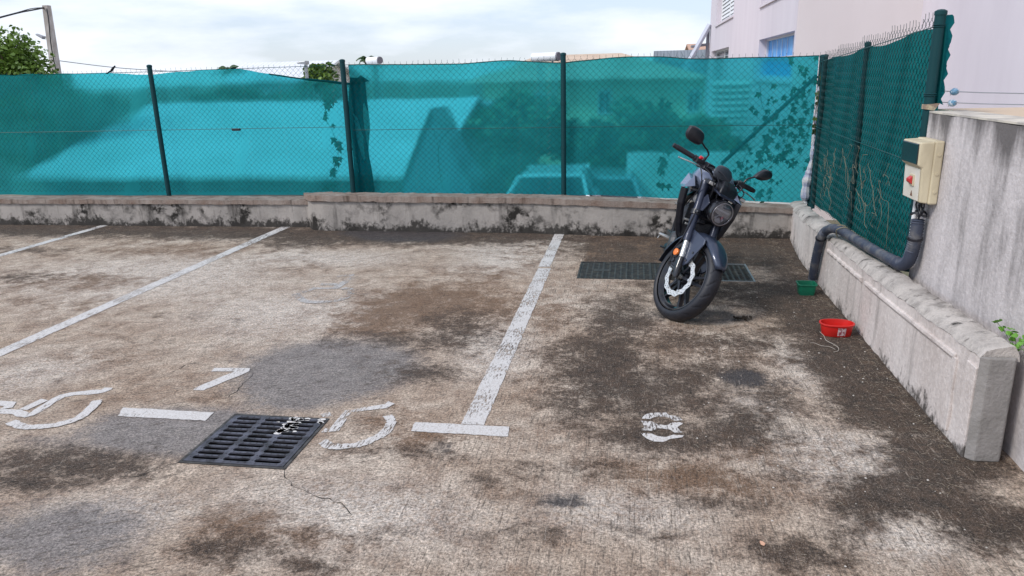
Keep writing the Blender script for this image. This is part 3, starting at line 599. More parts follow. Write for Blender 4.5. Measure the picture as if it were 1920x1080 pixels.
# middle/right
ptR = profile([(640, 122), (660, 121), (760, 121), (860, 120), (950, 113), (1000, 116), (1050, 118), (1110, 112), (1165, 107), (1240, 106), (1300, 111), (1400, 108), (1470, 107), (1545, 104)], YR)
zb = lambda t: float(np.interp(XC+(XD-XC)*t, [-3.1, -1, -.3, 1.6, 1.8], [.365, .35, .34, .27, .26]))
mb = MB(); net(mb, (XC, YR+.05), (XD, YR+.05), lambda t: ptR(XC+(XD-XC)*t)+.006*abs(math.sin(t*46)), zb, 90, 14, .018, 4); rel(mb.build('shade_net', m_net, smooth=True), fr)
mb = MB(); chainlink(mb, (XC, YR+.02), (XD, YR+.02), lambda t: 1.78-.03*t, zb); rel(mb.build('wire_mesh', m_wire), fr)
mb = MB(); mb.tube([(XC, YR, 1.07), (-.7, YR, 1.07), (XD, YR, 1.06)], .0028, 5); mb.tube(spline([(x, YR+.03, ptR(x)) for x in np.linspace(XC, XD, 24)], 3), .005, 5); rel(mb.build('tension_wire', m_wire), fr)
for x, z0 in ((-3.10, .30), (-.725, .30), (1.80, .2)):
    mb = MB(); fence_post(mb, x, YR-.03, z0, 1.79 if x < 1 else 1.70, .028); mb.rev([(1.30, .031), (1.33, .031)], 14, (x, YR-.03, 0)); mb.rev([(.85, .031), (.88, .031)], 14, (x, YR-.03, 0)); rel(mb.build('post', m_teal, smooth=True), fr)
# folded strip of net beside the second post
P = [(652, 150), (690, 152), (686, 200), (690, 260), (688, 300), (700, 362), (664, 362), (657, 250), (652, 200)]
stl = [(572+0, 0)]
Lf = [(655, 145), (653, 190), (655, 235), (660, 280), (664, 320), (666, 362)]; Rg = [(684, 147), (689, 190), (693, 235), (691, 280), (698, 320), (702, 362)]
mb = MB(); vv = []
for a, b in zip(spline([yp(p[0], p[1], YR+.03) for p in Lf], 4), spline([yp(p[0], p[1], YR+.03) for p in Rg], 4)):
    for k in range(6): q = a.lerp(b, k/5); vv.append((q.x, YR+.032+.012*math.sin(k*2.2+q.z*9), max(q.z, .35)))
nn = len(vv)//6; mb.add(vv, [(i*6+k, i*6+k+1, (i+1)*6+k+1, (i+1)*6+k) for i in range(nn-1) for k in range(5)])
a = yp(655, 160, YR+.03); b = yp(693, 152, YR+.03); c = yp(676, 141, YR+.03); mb.add([a, b, c], [(0, 1, 2)])
o = rel(mb.build('net_fold', m_nets, smooth=True), fr); o['label'] = 'dark doubled strip of net beside the post'
# diagonal brace behind the net
mb = MB(); mb.tube([yp(1532, 142, YR+.12), yp(1352, 308, YR+.12)], .02, 8); rel(mb.build('brace', m_teal), fr)
# bunched pale sheeting in the corner
mb = MB(); pts = spline([yp(1548, 108, YR-.04), yp(1541, 150, YR-.04), yp(1533, 195, YR-.04), yp(1529, 245, YR-.04), yp(1522, 300, YR-.04), yp(1512, 345, YR-.04), yp(1509, 382, YR-.04)], 10)
mb.tube(pts, [.012+.014*abs(math.sin(i*.55))+rng.uniform(0, .005)+(.02 if 44 < i < 58 else 0) for i in range(len(pts))], 9); 
rel(mb.build('bunched_sheet', mat('pale_sheeting', (.55, .55, .55), .7, noise=(16, (.3, .33, .45), .4, .6))), fr)
# side fence, oblique
S0, S1 = (1.78, 7.84), (1.60, 4.54)
topS = lambda t: float(np.interp(t, [0, .35, .6, 1], [1.69, 1.745, 1.77, 1.83])); botS = lambda t: float(np.interp(t, [0, .4, 1], [.30, .36, .44]))
mb = MB(); net(mb, (S0[0]+.045, S0[1]), (S1[0]+.045, S1[1]-.05), lambda t: topS(t)-.02+.012*math.sin(t*17), lambda t: botS(t)-.02, 80, 18, .010, 2); rel(mb.build('shade_net', m_netd, smooth=True), fs)
mb = MB(); chainlink(mb, S0, S1, lambda t: topS(t)+.03, botS, pitch=.032, r=.0017, barb=.035); rel(mb.build('wire_mesh', mat('side_wire', (.004, .028, .026), .45)), fs)
mb = MB(); mb.tube([(S0[0]-.01, S0[1], 1.05), (S1[0]-.01, S1[1], 1.07)], .003, 5); mb.tube([(S0[0]-.005, S0[1], 1.66), (S1[0]-.005, S1[1], 1.80)], .003, 5); rel(mb.build('tension_wire', m_wire), fs)
q0 = Vector((1.615, 4.515, 0))
for (x, y, z1, r, z0) in ((q0.x, q0.y, 1.86, .0285, .44), (1.705, 6.10, 1.755, .022, .36), (1.79, 7.72, 1.70, .025, .25)):
    mb = MB(); fence_post(mb, x, y, z0, z1, r); 
    if r > .028:
        for hz in (1.44, 1.45, 1.80, 1.81): mb.tube([(x+math.cos(a)*(r+.003), y+math.sin(a)*(r+.003), hz) for a in np.linspace(0, 6.28, 15)], .003, 4, cap=False)
    rel(mb.build('post', m_teal, smooth=True), fs)
# net wrapped round the end post, frayed
mb = MB(); pts = []
for i in range(15):
    z = 1.86-.46*i/14; pts.append([(q0.x+.03, q0.y+.02, z), (q0.x+.055+.008*math.sin(i*1.7), q0.y-.01, z), (q0.x+.06+.01*math.sin(i*2.3), q0.y-.02, z-.01)])
mb.loft(pts, ring=False, cap=False); rel(mb.build('net_flap', m_nets), fs)
mb = MB(); mb.prism([(q0.x-.03, q0.y-.03, 1.395), (q0.x+.045, q0.y-.03, 1.40), (q0.x+.02, q0.y-.03, 1.362), (q0.x-.03, q0.y-.03, 1.37)], (0, .05, 0)); rel(mb.build('mortar_lump', mat('mortar', (.28, .2, .15), .9, noise=(20, (.5, .42, .28), .45, .55))), fs)
# ------------------------------------------------------------------ leaves and vines
def leaf(mb, p, s, rot=None, lobes=False):
    a = rng.uniform(0, 6.28); t = rng.uniform(-.8, .8); Rm = Matrix.Rotation(a, 3, 'Z') @ Matrix.Rotation(t, 3, 'X') @ Matrix.Rotation(rng.uniform(-1.3, 1.3), 3, 'Y') if rot is None else rot
    sh = [(0, -.5, 0), (.42, -.2, .06), (.3, .25, .05), (0, .62, -.05), (-.3, .25, .05), (-.42, -.2, .06)]
    if lobes: sh = [(0, -.4, 0), (.22, -.32, 0), (.55, -.1, .05), (.3, .1, 0), (.12, .65, -.04), (-.1, .15, 0), (-.5, .3, .04), (-.3, -.15, 0), (-.45, -.35, 0)]
    P_ = Vector(p); mb.add([P_+Rm @ (Vector(q)*s) for q in sh], [tuple(range(len(sh)))])
def vine(root, path, nleaf, size, spread, m, stem=.003, flat_y=True):
    sp = spline(path, 8); mb = MB(); mb.tube(sp, stem, 5); rel(mb.build('stem', m_bark), root)
    mb = MB()
    for i in range(int(nleaf)):
        q = sp[rng.integers(len(sp))]; p = (q.x+rng.normal(0, spread), q.y+rng.normal(0, .015), q.z+rng.normal(0, spread))
        Rm = Matrix.Rotation(R(90), 3, 'X') @ Matrix.Rotation(rng.uniform(2.2, 4.2), 3, 'Z') @ Matrix.Rotation(rng.uniform(-.8, .8), 3, 'Y')
        leaf(mb, p, size*rng.uniform(.6, 1.3), Rm, True)
    rel(mb.build('foliage', m), root)
V1 = YL+.16
v = empty('climbing_vine', tuple(yp(620, 300, V1)), 'thin hanging vine of dark leaves left of the second fence post', 'vine')
vine(v, [yp(*p, V1) for p in [(600, 155), (622, 185), (608, 215), (625, 250), (634, 290), (625, 330), (612, 355)]], 22, .085, .025, m_leafd)
v = empty('climbing_vine', tuple(yp(600, 165, V1)), 'short sprig of vine leaves under the sagging net edge', 'vine')
vine(v, [yp(*p, V1) for p in [(588, 163), (605, 165), (628, 178), (602, 200)]], 11, .10, .03, m_leafd)
V2 = YR+.20
v = empty('climbing_vine', tuple(yp(1245, 300, V2)), 'faint vine hanging behind the net left of the motorcycle mirror', 'vine')
vine(v, [yp(*p, V2) for p in [(1250, 190), (1240, 250), (1245, 300), (1240, 350)]], 26, .075, .03, m_leafd)
v = empty('climbing_vine', tuple(yp(1440, 300, V2)), 'dense dark climbing vine spread over the net right of the motorcycle', 'vine')
for pth, nl, spd in (([(1425, 160), (1430, 200), (1450, 240), (1400, 290), (1390, 320)], 60, .09), ([(1530, 130), (1510, 190), (1450, 250), (1420, 320), (1440, 350)], 110, .12), ([(1500, 160), (1480, 220), (1470, 280), (1400, 340)], 110, .12), ([(1525, 200), (1500, 290), (1440, 300)], 50, .11)):
    vine(v, [yp(*p, V2) for p in pth], nl*.62, .062, spd*.9, m_leafd)
v = empty('climbing_vine', tuple(yp(825, 300, V2)), 'bare forked vine stem behind the net right of the folded strip', 'vine')
mb = MB(); mb.tube(spline([yp(*p, V2) for p in [(830, 355), (824, 320), (822, 280), (832, 255), (850, 240)]], 6), .004, 5); mb.tube(spline([yp(*p, V2) for p in [(822, 280), (815, 250), (805, 235)]], 6), .003, 5); rel(mb.build('stem', m_bark), v)
v = empty('climbing_vine', (1.70, 5.6, .4), 'dry tangled vine stems on the right side fence', 'vine')
mb = MB()
for k in range(26):
    y = rng.uniform(4.9, 7.2); z = rng.uniform(.42, .9); pts = [(1.60+.18*(y-4.6)/3.3-.012, y, z)]
    for i in range(6): y += rng.normal(0, .07); z += rng.normal(.03, .05); pts.append((1.60+.18*(y-4.6)/3.3-.016+rng.normal(0, .008), y, max(z, .4)))
    mb.tube(spline(pts, 4), rng.uniform(.0009, .0017), 4)
rel(mb.build('stem', m_twig), v)
v = empty('climbing_vine', (1.80, 7.8, .4), 'green vine sprigs on the bunched white sheet at the fence corner', 'vine')
vine(v, [yp(*p, YR-.09) for p in [(1545, 140), (1538, 165), (1533, 190), (1527, 225), (1528, 250)]], 18, .045, .012, m_leaf)
v = empty('weed', (1.57, 3.05, .45), 'small green weed growing in the gap behind the low wall end', 'weed')
b0 = xp(1905, 668, 1.57)
mb = MB(); 
for (px, py) in ((1870, 605), (1885, 620), (1902, 630), (1916, 640)): mb.tube(spline([b0, (b0+xp(px, py, 1.56))/2+np.array([0, 0, .015]), xp(px, py, 1.56)], 5), .0015, 4)
rel(mb.build('stem', m_leaf), v); mb = MB()
for (px, py, k) in ((1890, 622, 7), (1902, 632, 9), (1872, 605, 4), (1914, 642, 8), (1905, 650, 8)):
    for i in range(k): q = xp(px+rng.normal(0, 6), py+rng.normal(0, 5), 1.56+rng.normal(0, .008)); leaf(mb, q, rng.uniform(.016, .03))
rel(mb.build('foliage', mat('weed_green', (.12, .30, .03), .5)), v)
# ------------------------------------------------------------------ electric box, cables, conduit
eb = empty('electrical_box', (1.6, 4.32, .9), 'cream electrical switch box with dark window and red switch on the tall wall', 'electrical box')
Y0, Y1 = 4.19, 4.46
mb = MB(); mb.box(1.556, 1.602, Y0, Y1, .888, 1.222); rel(mb.build('back_case', m_cream, bevel=.008), eb)
mb = MB(); mb.prism([(1.557, Y0+.004, .892), (1.515, Y0+.008, .897), (1.509, Y0+.010, 1.078), (1.487, Y0+.012, 1.093), (1.485, Y0+.012, 1.213), (1.557, Y0+.004, 1.218)], (0, Y1-Y0-.016, 0)); rel(mb.build('cover', m_cream, bevel=.007), eb)
mb = MB(); mb.box(1.480, 1.487, Y0+.020, Y1-.010, 1.098, 1.206); rel(mb.build('window', m_smoke, bevel=.004), eb)
mb = MB(); mb.prism([(1.5135, Y0+.025, .903), (1.5075, Y0+.025, 1.073), (1.5075, Y1-.02, 1.073), (1.5135, Y1-.02, .903)], (-.003, 0, 0)); rel(mb.build('front_panel', m_creaml), eb)
yc = 4.31
mb = MB(); mb.box(1.499, 1.509, yc-.03, yc+.03, .975, 1.035); pl = rel(mb.build('switch', m_cream, bevel=.003), eb)
mb = MB(); mb.prism([(1.499, yc-.022, .982), (1.482, yc-.02, .998), (1.482, yc-.02, 1.013), (1.499, yc-.022, 1.027)], (0, .044, 0)); o = mb.build('lever', m_redk, pl, bevel=.002)
mb = MB(); mb.add([(1.5085, yc-.016, .918), (1.5085, yc+.016, .918), (1.5075, yc, .950)], [(0, 1, 2)]); o = rel(mb.build('warning_triangle', mat('sticker_brown', (.20, .09, .05), .6)), eb)
for z in (.955, 1.05, 1.15):
    mb = MB(); mb.tube([(1.58, Y0-.004, z), (1.58, Y0+.003, z)], .008, 12); rel(mb.build('screw_cap', m_cream), eb)
mb = MB()
for i in range(8):
    y = 4.25+.012*i; x = 1.552+.006*(i % 3); a = (x, y, .892)
    mb.tube(spline([a, (x+rng.normal(0, .010), y+rng.normal(0, .015), .865), (x+rng.normal(0, .015), y+rng.normal(0, .02), .83), (1.553, 4.28, .80), (1.553, 4.29, .77)], 5), .0042, 6)
for z in (.825, .818): mb.tube([(1.553+.040*math.cos(t), 4.29+.045*math.sin(t), z+.01*math.sin(t*2)) for t in np.linspace(0, 6.28, 16)], .003, 5)
tag(mb.build('cable_bundle', m_black, smooth=True), 'loose black cables hanging between the electrical box and the thick conduit', 'cable')
cd = empty('conduit', (1.5, 4.6, .5), 'thick dark corrugated conduit draped over the right low wall', 'conduit')
def corr(pts, r, nn, amp=.003):
    sp = spline(pts, nn); return sp, [r+(amp if i % 2 else -amp) for i in range(len(sp))]
A1 = [(1.395, 5.80, .03), (1.392, 5.76, .15), (1.392, 5.71, .28), (1.395, 5.65, .40), (1.41, 5.60, .455)]
sp, rr = corr(A1, .031, 14); mb = MB(); mb.tube(sp, rr, 14); rel(mb.build('corrugated_sleeve', m_conduit, smooth=True, angle=80), cd)
A2 = [(1.41, 5.60, .455), (1.43, 5.5, .492), (1.465, 5.38, .497), (1.49, 5.1, .492), (1.505, 4.8, .497), (1.52, 4.60, .50), (1.53, 4.48, .503)]
mb = MB(); sp2 = spline(A2, 8); mb.tube(sp2, [.032+rng.uniform(0, .002) for _ in sp2], 14); rel(mb.build('pipe', m_conduit, smooth=True, angle=80), cd)
A3 = [(1.53, 4.48, .503), (1.537, 4.40, .505), (1.545, 4.33, .545), (1.55, 4.30, .62), (1.553, 4.29, .70), (1.553, 4.29, .79)]
sp, rr = corr(A3, .034, 12); mb = MB(); mb.tube(sp, rr, 14); rel(mb.build('corrugated_sleeve', m_conduit, smooth=True, angle=80), cd)
for q, d in ((Vector((1.552, 4.293, .68)), Vector((0, -.1, 1))), (Vector((1.394, 5.66, .385)), Vector((0, -.4, 1)))):
    mb = MB(); d.normalize(); mb.tube([q-d*.006, q+d*.006], .039, 14); rel(mb.build('clamp_ring', m_black, smooth=True), cd)
mb = MB(); mb.tube(spline([(1.45, 5.46, .45), (1.43, 5.44, .51), (1.47, 5.40, .535), (1.51, 5.40, .50), (1.50, 5.43, .46)], 5), .004, 5); mb.tube(spline([(1.44, 5.40, .45), (1.42, 5.36, .51), (1.47, 5.33, .533), (1.51, 5.34, .50)], 5), .004, 5); rel(mb.build('tie_cord', m_twig), cd)
mb = MB(); mb.tube([(1.585, 4.44, .89), (1.585, 4.45, .49)], .012, 10); tag(mb.build('thin_pipe', m_white, smooth=True), 'thin white upright pipe below the electrical box', 'pipe')
# electric fence wires over the tall wall
for (pa, pb, lb, xx) in (((1752, 170), (1960, 176), 'upper thin steel wire over the tall wall with a blue insulator', 1.68), ((1752, 191), (1960, 197), 'lower thin steel wire over the tall wall with a pale blue insulator', 1.68)):
    a, b = xp(*pa, xx), xp(*pb, xx); rt = empty('strand_wire', tuple(a), lb, 'wire')
    mb = MB(); mb.tube([a, (a+b)/2+np.array([0, 0, -.003]), b], .0022, 5); rel(mb.build('wire', m_galv), rt)
    t_ = (1790-1752)/(1960-1752) if pa[1] < 180 else (1785-1752)/(1960-1752); px = 1790 if pa[1] < 180 else 1786; c = xp(px, pa[1]+2, xx); d = (b-a)/np.linalg.norm(b-a)
    mb = MB(); cc = Vector(c); dd = Vector(d)
    mb.tube([cc-dd*.03, cc-dd*.02, cc, cc+dd*.02, cc+dd*.03], [.008, .017, .020, .016, .008], 10); rel(mb.build('insulator', mat('blue_insulator', (.10, .22, .33), .3, noise=(40, (.5, .55, .6), .5, .6)), smooth=True), rt)
    mb = MB(); mb.tube([cc-dd*.03, cc-dd*.05-Vector((0, 0, .02))], .002, 4); rel(mb.build('wire_tail', m_galv), rt)
# ------------------------------------------------------------------ tubs on the ground
rb = empty('basin', (1.275, 4.60, 0), 'red oval plastic basin with a torn label on the ground', 'basin')
def oval(a, b, z, n=40, pw=2.4):
    return [(1.275+a*math.copysign(abs(math.cos(t))**(2/pw), math.cos(t)), 4.60+b*math.copysign(abs(math.sin(t))**(2/pw), math.sin(t)), z) for t in np.linspace(0, 2*math.pi, n+1)[:-1]]
mb = MB(); S = [oval(.083, .055, .0), oval(.086, .058, .003), oval(.095, .067, .072), oval(.103, .075, .073), oval(.103, .075, .079), oval(.094, .066, .080), oval(.085, .057, .010), oval(.03, .02, .009)]
mb.loft(S); rel(mb.build('bowl', m_red, smooth=True, angle=50), rb)
mb = MB(); q = []
for t in np.linspace(-1.62, -1.18, 9):
    for z in (.012, .062):
        k = (z-.003)/.069; a, b = .0865+.009*k, .0585+.009*k; pw = 2.4
        q.append((1.275+a*math.copysign(abs(math.cos(t))**(2/pw), math.cos(t)), 4.60+b*math.copysign(abs(math.sin(t))**(2/pw), math.sin(t))-.0018, z))
mb.add(q, [(2*i, 2*i+2, 2*i+3, 2*i+1) for i in range(8)]); rel(mb.build('label', mat('torn_label', (.55, .42, .42), .8, noise=(70, (.25, .05, .06), .5, .58))), rb)
gb = empty('tub', (1.285, 5.50, 0), 'small green rectangular plastic tub beside the conduit foot', 'tub')
def rrect(a, b, z, pw=7):
    return [(1.285+a*math.copysign(abs(math.cos(t))**(2/pw), math.cos(t)), 5.50+b*math.copysign(abs(math.sin(t))**(2/pw), math.sin(t)), z) for t in np.linspace(0, 2*math.pi, 41)[:-1]]
mb = MB(); mb.loft([rrect(.052, .05, .0), rrect(.053, .051, .004), rrect(.062, .060, .075), rrect(.069, .067, .076), rrect(.069, .067, .083), rrect(.060, .058, .083), rrect(.051, .049, .010), rrect(.02, .02, .009)])
rel(mb.build('tub_body', m_greenp, smooth=True, angle=50), gb)
mb = MB(); mb.tube(spline([gp(*p, .006) for p in [(1537, 622), (1545, 630), (1549, 638), (1562, 645), (1572, 652), (1571, 658), (1563, 660)]], 6), .0018, 5); mb.tube(spline([gp(*p, .006) for p in [(1519, 643), (1527, 643), (1540, 648), (1555, 650), (1566, 655)]], 6), .0014, 5)
tag(mb.build('cord', mat('frayed_cord', (.42, .38, .33), .9)), 'thin pale curling cord on the ground below the red basin', 'cord')
mb = MB(); c = gp(1385, 601)
for i in range(14): leaf(mb, (c[0]+rng.normal(0, .03), c[1]+rng.normal(0, .014), .012+rng.uniform(0, .012)), rng.uniform(.02, .04))
tag(mb.build('dead_leaves', mat('dead_leaf', (.03, .022, .015), .9)), 'small clump of blackened dead leaves right of the front wheel', 'dead leaves')
mb = MB()
def lit(n, xr_, yr_, s=1., edge=None):
    for _ in range(n):
        x = rng.uniform(*xr_) if edge is None else edge-abs(rng.normal(0, .09)); y = rng.uniform(*yr_); a = rng.uniform(0, 3.14); k = rng.uniform(.006, .028)*s
        if inside(x, y, (GR[0]-.03, GR[1]+.03, GR[2]-.03, GR[3]+.03)) or x > 1.40 and y > 3.03: continue
        mid = (x+rng.normal(0, .3)*k, y+rng.normal(0, .3)*k)
        mb.tube([(x-math.cos(a)*k, y-math.sin(a)*k, .002), (*mid, .004), (x+math.cos(a)*k, y+math.sin(a)*k, .0025)], rng.uniform(.0004, .0009), 3)
lit(420, (0, 1.4), (2.0, 6.4), .8); lit(700, None, (3.0, 7.5), .8, 1.42); lit(380, (.5, 1.6), (1.7, 3.6), .8); lit(100, (-2.6, .5), (1.7, 4), .6)
tag(mb.build('dry_litter', m_dry), 'scattered dry grass stalks and leaf bits along the low wall foot', 'litter', kind='stuff')
mb = MB()
for _ in range(130):
    x, y = rng.uniform(.3, 1.42), rng.uniform(2., 5.4)
    if x > 1.38 and y > 3.0: continue
    r_ = rng.uniform(.002, .006); mb.add([(x+r_*math.cos(t)*rng.uniform(.6, 1.2), y+r_*math.sin(t)*rng.uniform(.6, 1.2), .003) for t in np.linspace(0, 5.2, 6)]+[(x, y, .003+r_*.7)], [(i, (i+1) % 6, 6) for i in range(6)])
tag(mb.build('paint_chips', mat('pale_chip', (.55, .51, .46), .9)), 'tiny pale chips and pebbles scattered near the right wall', 'chips', kind='stuff')
for lx, ly, sz, lb in ((1429, 1023, .022, 'single orange dry leaf on the concrete near the bottom of the photo'),):
    mb = MB(); c = gp(lx, ly); leaf(mb, (c[0], c[1], .009), sz, Matrix.Rotation(.5, 3, 'Z') @ Matrix.Rotation(.25, 3, 'X')); tag(mb.build('fallen_leaf', mat('dry_orange_leaf', (.62, .36, .24), .8), solid=.001), lb, 'leaf')
# ------------------------------------------------------------------ motorcycle (x forward, y left, z up in its own frame)
BP = (.268, 4.8851, -.0117); BY, BL, BS = -1.61847, -.29776, .58191
bike = empty('motorcycle', (0, 0, 0), 'dark blue-grey naked motorcycle leaning on its side stand with front wheel turned', 'motorcycle')
bike.matrix_world = Matrix.Translation(BP) @ Matrix.Rotation(BY, 4, 'Z') @ Matrix.Rotation(BL, 4, 'X')
RK = R(24.5); AXV = Vector((-math.sin(RK), 0, math.cos(RK))); FWV = Vector((math.cos(RK), 0, math.sin(RK)))
SM = Matrix.Translation((.09, 0, 0)) @ Matrix.Rotation(BS, 4, AXV) @ Matrix.Translation((-.09, 0, 0))
st = lambda p: tuple(SM @ Vector(p))
fk = lambda s, y, o=0.: tuple(Vector((0, y, .293))+AXV*s+FWV*o)
def wheel(cx, tf, front, name):
    cz = .293
    root = MB(); root.rev([(-.048, .030), (-.048, .036), (-.03, .045), (.03, .045), (.048, .036), (.048, .030)], 20, (cx, 0, cz), 'y', tf)
    # five Y spokes
    for k in range(5):
        a = R(72*k+20)
        for da in (-.17, .17):
            p0 = (cx+.036*math.cos(a+da*1.5), 0, cz+.036*math.sin(a+da*1.5)); p1 = (cx+.205*math.cos(a+da), 0, cz+.205*math.sin(a+da))
            sec = []
            for p, hw, hh in ((p0, .012, .022), (p1, .007, .014)):
                t_ = (-math.sin(a), math.cos(a)); sec.append([(p[0]+t_[0]*u*hw, v_*hh, p[2]+t_[1]*u*hw) for u, v_ in ((-1, -1), (1, -1), (1, 1), (-1, 1))])
            root.loft(sec, tf=tf)
    w_ = root.build(name, m_black, bike, smooth=True, angle=35)
    mb = MB(); mb.rev([(-.038, .224), (-.046, .230), (-.048, .222), (-.040, .213), (-.028, .207), (-.020, .198), (.020, .198), (.028, .207), (.040, .213), (.048, .222), (.046, .230), (.038, .224)], 72, (cx, 0, cz), 'y', tf)
    mb.build('rim', m_blackg, w_, smooth=True, angle=40)
    # tyre with cut diagonal grooves
    hw = .056 if front else .075; nseg = 260; prof = []
    for i in range(25):
        u = -1+2*i/24; a = u*R(118); prof.append((hw*math.sin(a) if abs(a) < R(90) else hw*math.sin(a), .293-.043+.043*math.cos(a) if abs(a) < R(90) else .25+.03*math.cos(a)))
    prof = [(h, max(r, .222)) for h, r in prof]; vs = []
    for k in range(nseg):
        t = 2*math.pi*k/nseg
        for i, (h, r) in enumerate(prof):
            u = abs(h)/hw; g = 0
            ph = (t*20/(2*math.pi)+u*.85+(0 if h > 0 else .5)) % 1
            if .18 < u < .93 and r > .262 and ph < .14: g = .005
            if u < .05: g = 0
            rr = r-g; vs.append((cx+rr*math.cos(t), h, cz+rr*math.sin(t)))
    mm = len(prof); mb = MB(); mb.add(vs, [(k*mm+i, ((k+1) % nseg)*mm+i, ((k+1) % nseg)*mm+i+1, k*mm+i+1) for k in range(nseg) for i in range(mm-1)], tf)
    mb.build('tyre', m_rubber, w_, smooth=True, angle=28)
    # wavy disc on the right side (y<0), with drilled holes
    mb = MB(); na, nr = 216, 6; ri, ro = .104, .139; yy = -.064; V_ = []
    for sgn in (0, 1):
        for k in range(na):
            t = 2*math.pi*k/na; wv = .0045*math.cos(12*t)
            for j in range(nr+1):
                r = ri+(ro-ri)*j/nr+(wv if j >= nr-1 else (wv*.6 if j <= 0 else wv*.3)); V_.append((cx+r*math.cos(t), yy-sgn*.004, cz+r*math.sin(t)))
    idx = lambda s_, k, j: s_*na*(nr+1)+(k % na)*(nr+1)+j
    F_ = []
    for k in range(na):
        for j in range(nr):
            hole = (k % 9 in (1, 2) and j == 1) or (k % 9 in (4, 5) and j == 3) or (k % 9 in (7, 8) and j == 4)
            if hole: continue
            for s_ in (0, 1): F_.append((idx(s_, k, j), idx(s_, k+1, j), idx(s_, k+1, j+1), idx(s_, k, j+1)))
        for j in (0, nr): F_.append((idx(0, k, j), idx(0, k+1, j), idx(1, k+1, j), idx(1, k, j)))
    mb.add(V_, F_, tf); dsc = mb.build('brake_disc', m_disc, w_)
    mb = MB()
    for k in range(6):
        a = R(60*k+12); c, s = math.cos(a), math.sin(a)
        for rr0, rr1, hw_ in ((.03, .095, .010), (.092, .112, .009)):
            mb.loft([[(cx+c*rr0-s*u*hw_, yy+v_*.003, cz+s*rr0+c*u*hw_) for u, v_ in ((-1, -1), (1, -1), (1, 1), (-1, 1))], [(cx+c*rr1-s*u*hw_*.7, yy+v_*.003, cz+s*rr1+c*u*hw_*.7) for u, v_ in ((-1, -1), (1, -1), (1, 1), (-1, 1))]], tf=tf)
    mb.build('disc_carrier', m_black, w_)
    mb = MB()
    for k in range(6):
        a = R(60*k+12); mb.rev([(yy-.009, .0001), (yy-.009, .009), (yy-.003, .010)], 12, (cx+.108*math.cos(a), 0, cz+.108*math.sin(a)), 'y', tf)
    mb.build('disc_bobbin', m_silver, w_)['kind'] = 'stuff'
    mb = MB(); mb.rev([(-.105, .0001), (-.105, .012), (-.09, .013), (-.09, .019), (-.05, .019)], 14, (cx, 0, cz), 'y', tf); mb.build('axle_cap', m_silver if front else m_black, w_, smooth=True, angle=30)
    return w_
wheel(0, st, True, 'front_wheel')
wheel(-1.345, None, False, 'rear_wheel')
# forks
for s in (-1, 1):
    y = .1*s
    mb = MB(); mb.tube([fk(.24, y), fk(.27, y), fk(.275, y), fk(.30, y), fk(.31, y), fk(.62, y), fk(.63, y), fk(.665, y), fk(.67, y)], [.029, .031, .031, .030, .0275, .0275, .031, .031, .02], 20, tf=st)
    leg = mb.build('fork_leg', m_navy, bike, smooth=True, angle=35)
    mb = MB(); mb.tube([fk(.10, y), fk(.28, y)], .0195, 16, tf=st); mb.build('slider', m_silver, leg, smooth=True)
    mb = MB(); mb.tube([fk(-.02, y, .0), fk(0, y, 0), fk(.05, y, -.004), fk(.10, y, 0), fk(.125, y, 0)], [.017, .024, .026, .025, .022], 14, tf=st)
    mb.tube([fk(.035, y, -.02), fk(.06, y*.95, -.075)], .013, 10, tf=st); mb.build('fork_foot', m_blackg, leg, smooth=True, angle=40)
    mb = MB(); mb.tube([fk(.425, y*1.0), fk(.46, y*1.0)], .037, 18, tf=st); mb.tube([fk(.44, y+.0, .03), fk(.44, y+s*.035, .033)], .009, 8, tf=st); mb.build('clamp', m_black, leg, smooth=True, angle=35)
    mb = MB(); mb.tube([fk(.44, y+s*.022, .036), fk(.44, y+s*.03, .037)], .0085, 10, tf=st); mb.build('clamp_bolt', m_silver, leg)
    mb = MB(); mb.tube([fk(.66, y), fk(.685, y)], [.018, .014], 12, tf=st); mb.build('fork_cap', m_engine, leg)
mb = MB(); mb.loft([[fk(.425, -.1, o) for o in (-.045,)]+[fk(.425, -.1, .02), fk(.455, -.1, .02), fk(.455, -.1, -.045)], [fk(.425, .1, -.045), fk(.425, .1, .02), fk(.455, .1, .02), fk(.455, .1, -.045)]], tf=st)
mb.loft([[fk(.625, -.1, -.05), fk(.625, -.1, .022), fk(.648, -.1, .022), fk(.648, -.1, -.05)], [fk(.625, .1, -.05), fk(.625, .1, .022), fk(.648, .1, .022), fk(.648, .1, -.05)]], tf=st)
mb.tube([fk(.40, 0, -.04), fk(.66, 0, -.04)], .032, 14, tf=st); mb.build('triple_clamp', m_black, bike, bevel=.004)
# caliper and reflector
mb = MB()
def pz(x, y, z): return (x, y, z)
mb.prism([(-.060, -.100, .300), (-.125, -.100, .335), (-.135, -.100, .40), (-.100, -.100, .425), (-.065, -.100, .385), (-.045, -.100, .34)], (0, .028, 0), st)
mb.tube([(-.112, -.108, .355), (-.112, -.085, .355)], .016, 14, tf=st); mb.tube([(-.108, -.108, .392), (-.108, -.085, .392)], .014, 14, tf=st)
mb.tube([(-.13, -.104, .33), (-.10, -.104, .41)], .006, 8, tf=st)
cal = mb.build('brake_caliper', m_black, bike, bevel=.003)
mb = MB(); mb.tube([(-.070, -.106, .318), (-.070, -.098, .318)], .008, 10, tf=st); mb.build('bolt', m_silver, cal)
mb = MB(); mb.tube([(-.115, -.118, .412), (-.115, -.106, .412)], [.0235, .0235], 24, tf=st); mb.tube([(-.115, -.121, .412), (-.115, -.118, .412)], [.017, .0225], 24, tf=st); mb.build('reflector', m_orange, bike, smooth=True, angle=30)
mb = MB(); mb.tube([(-.115, -.106, .412), (-.115, -.103, .412)], .0265, 24, tf=st); mb.tube([(-.115, -.104, .412), (-.07, -.10, .43)], .007, 8, tf=st); mb.build('reflector_mount', m_black, bike)
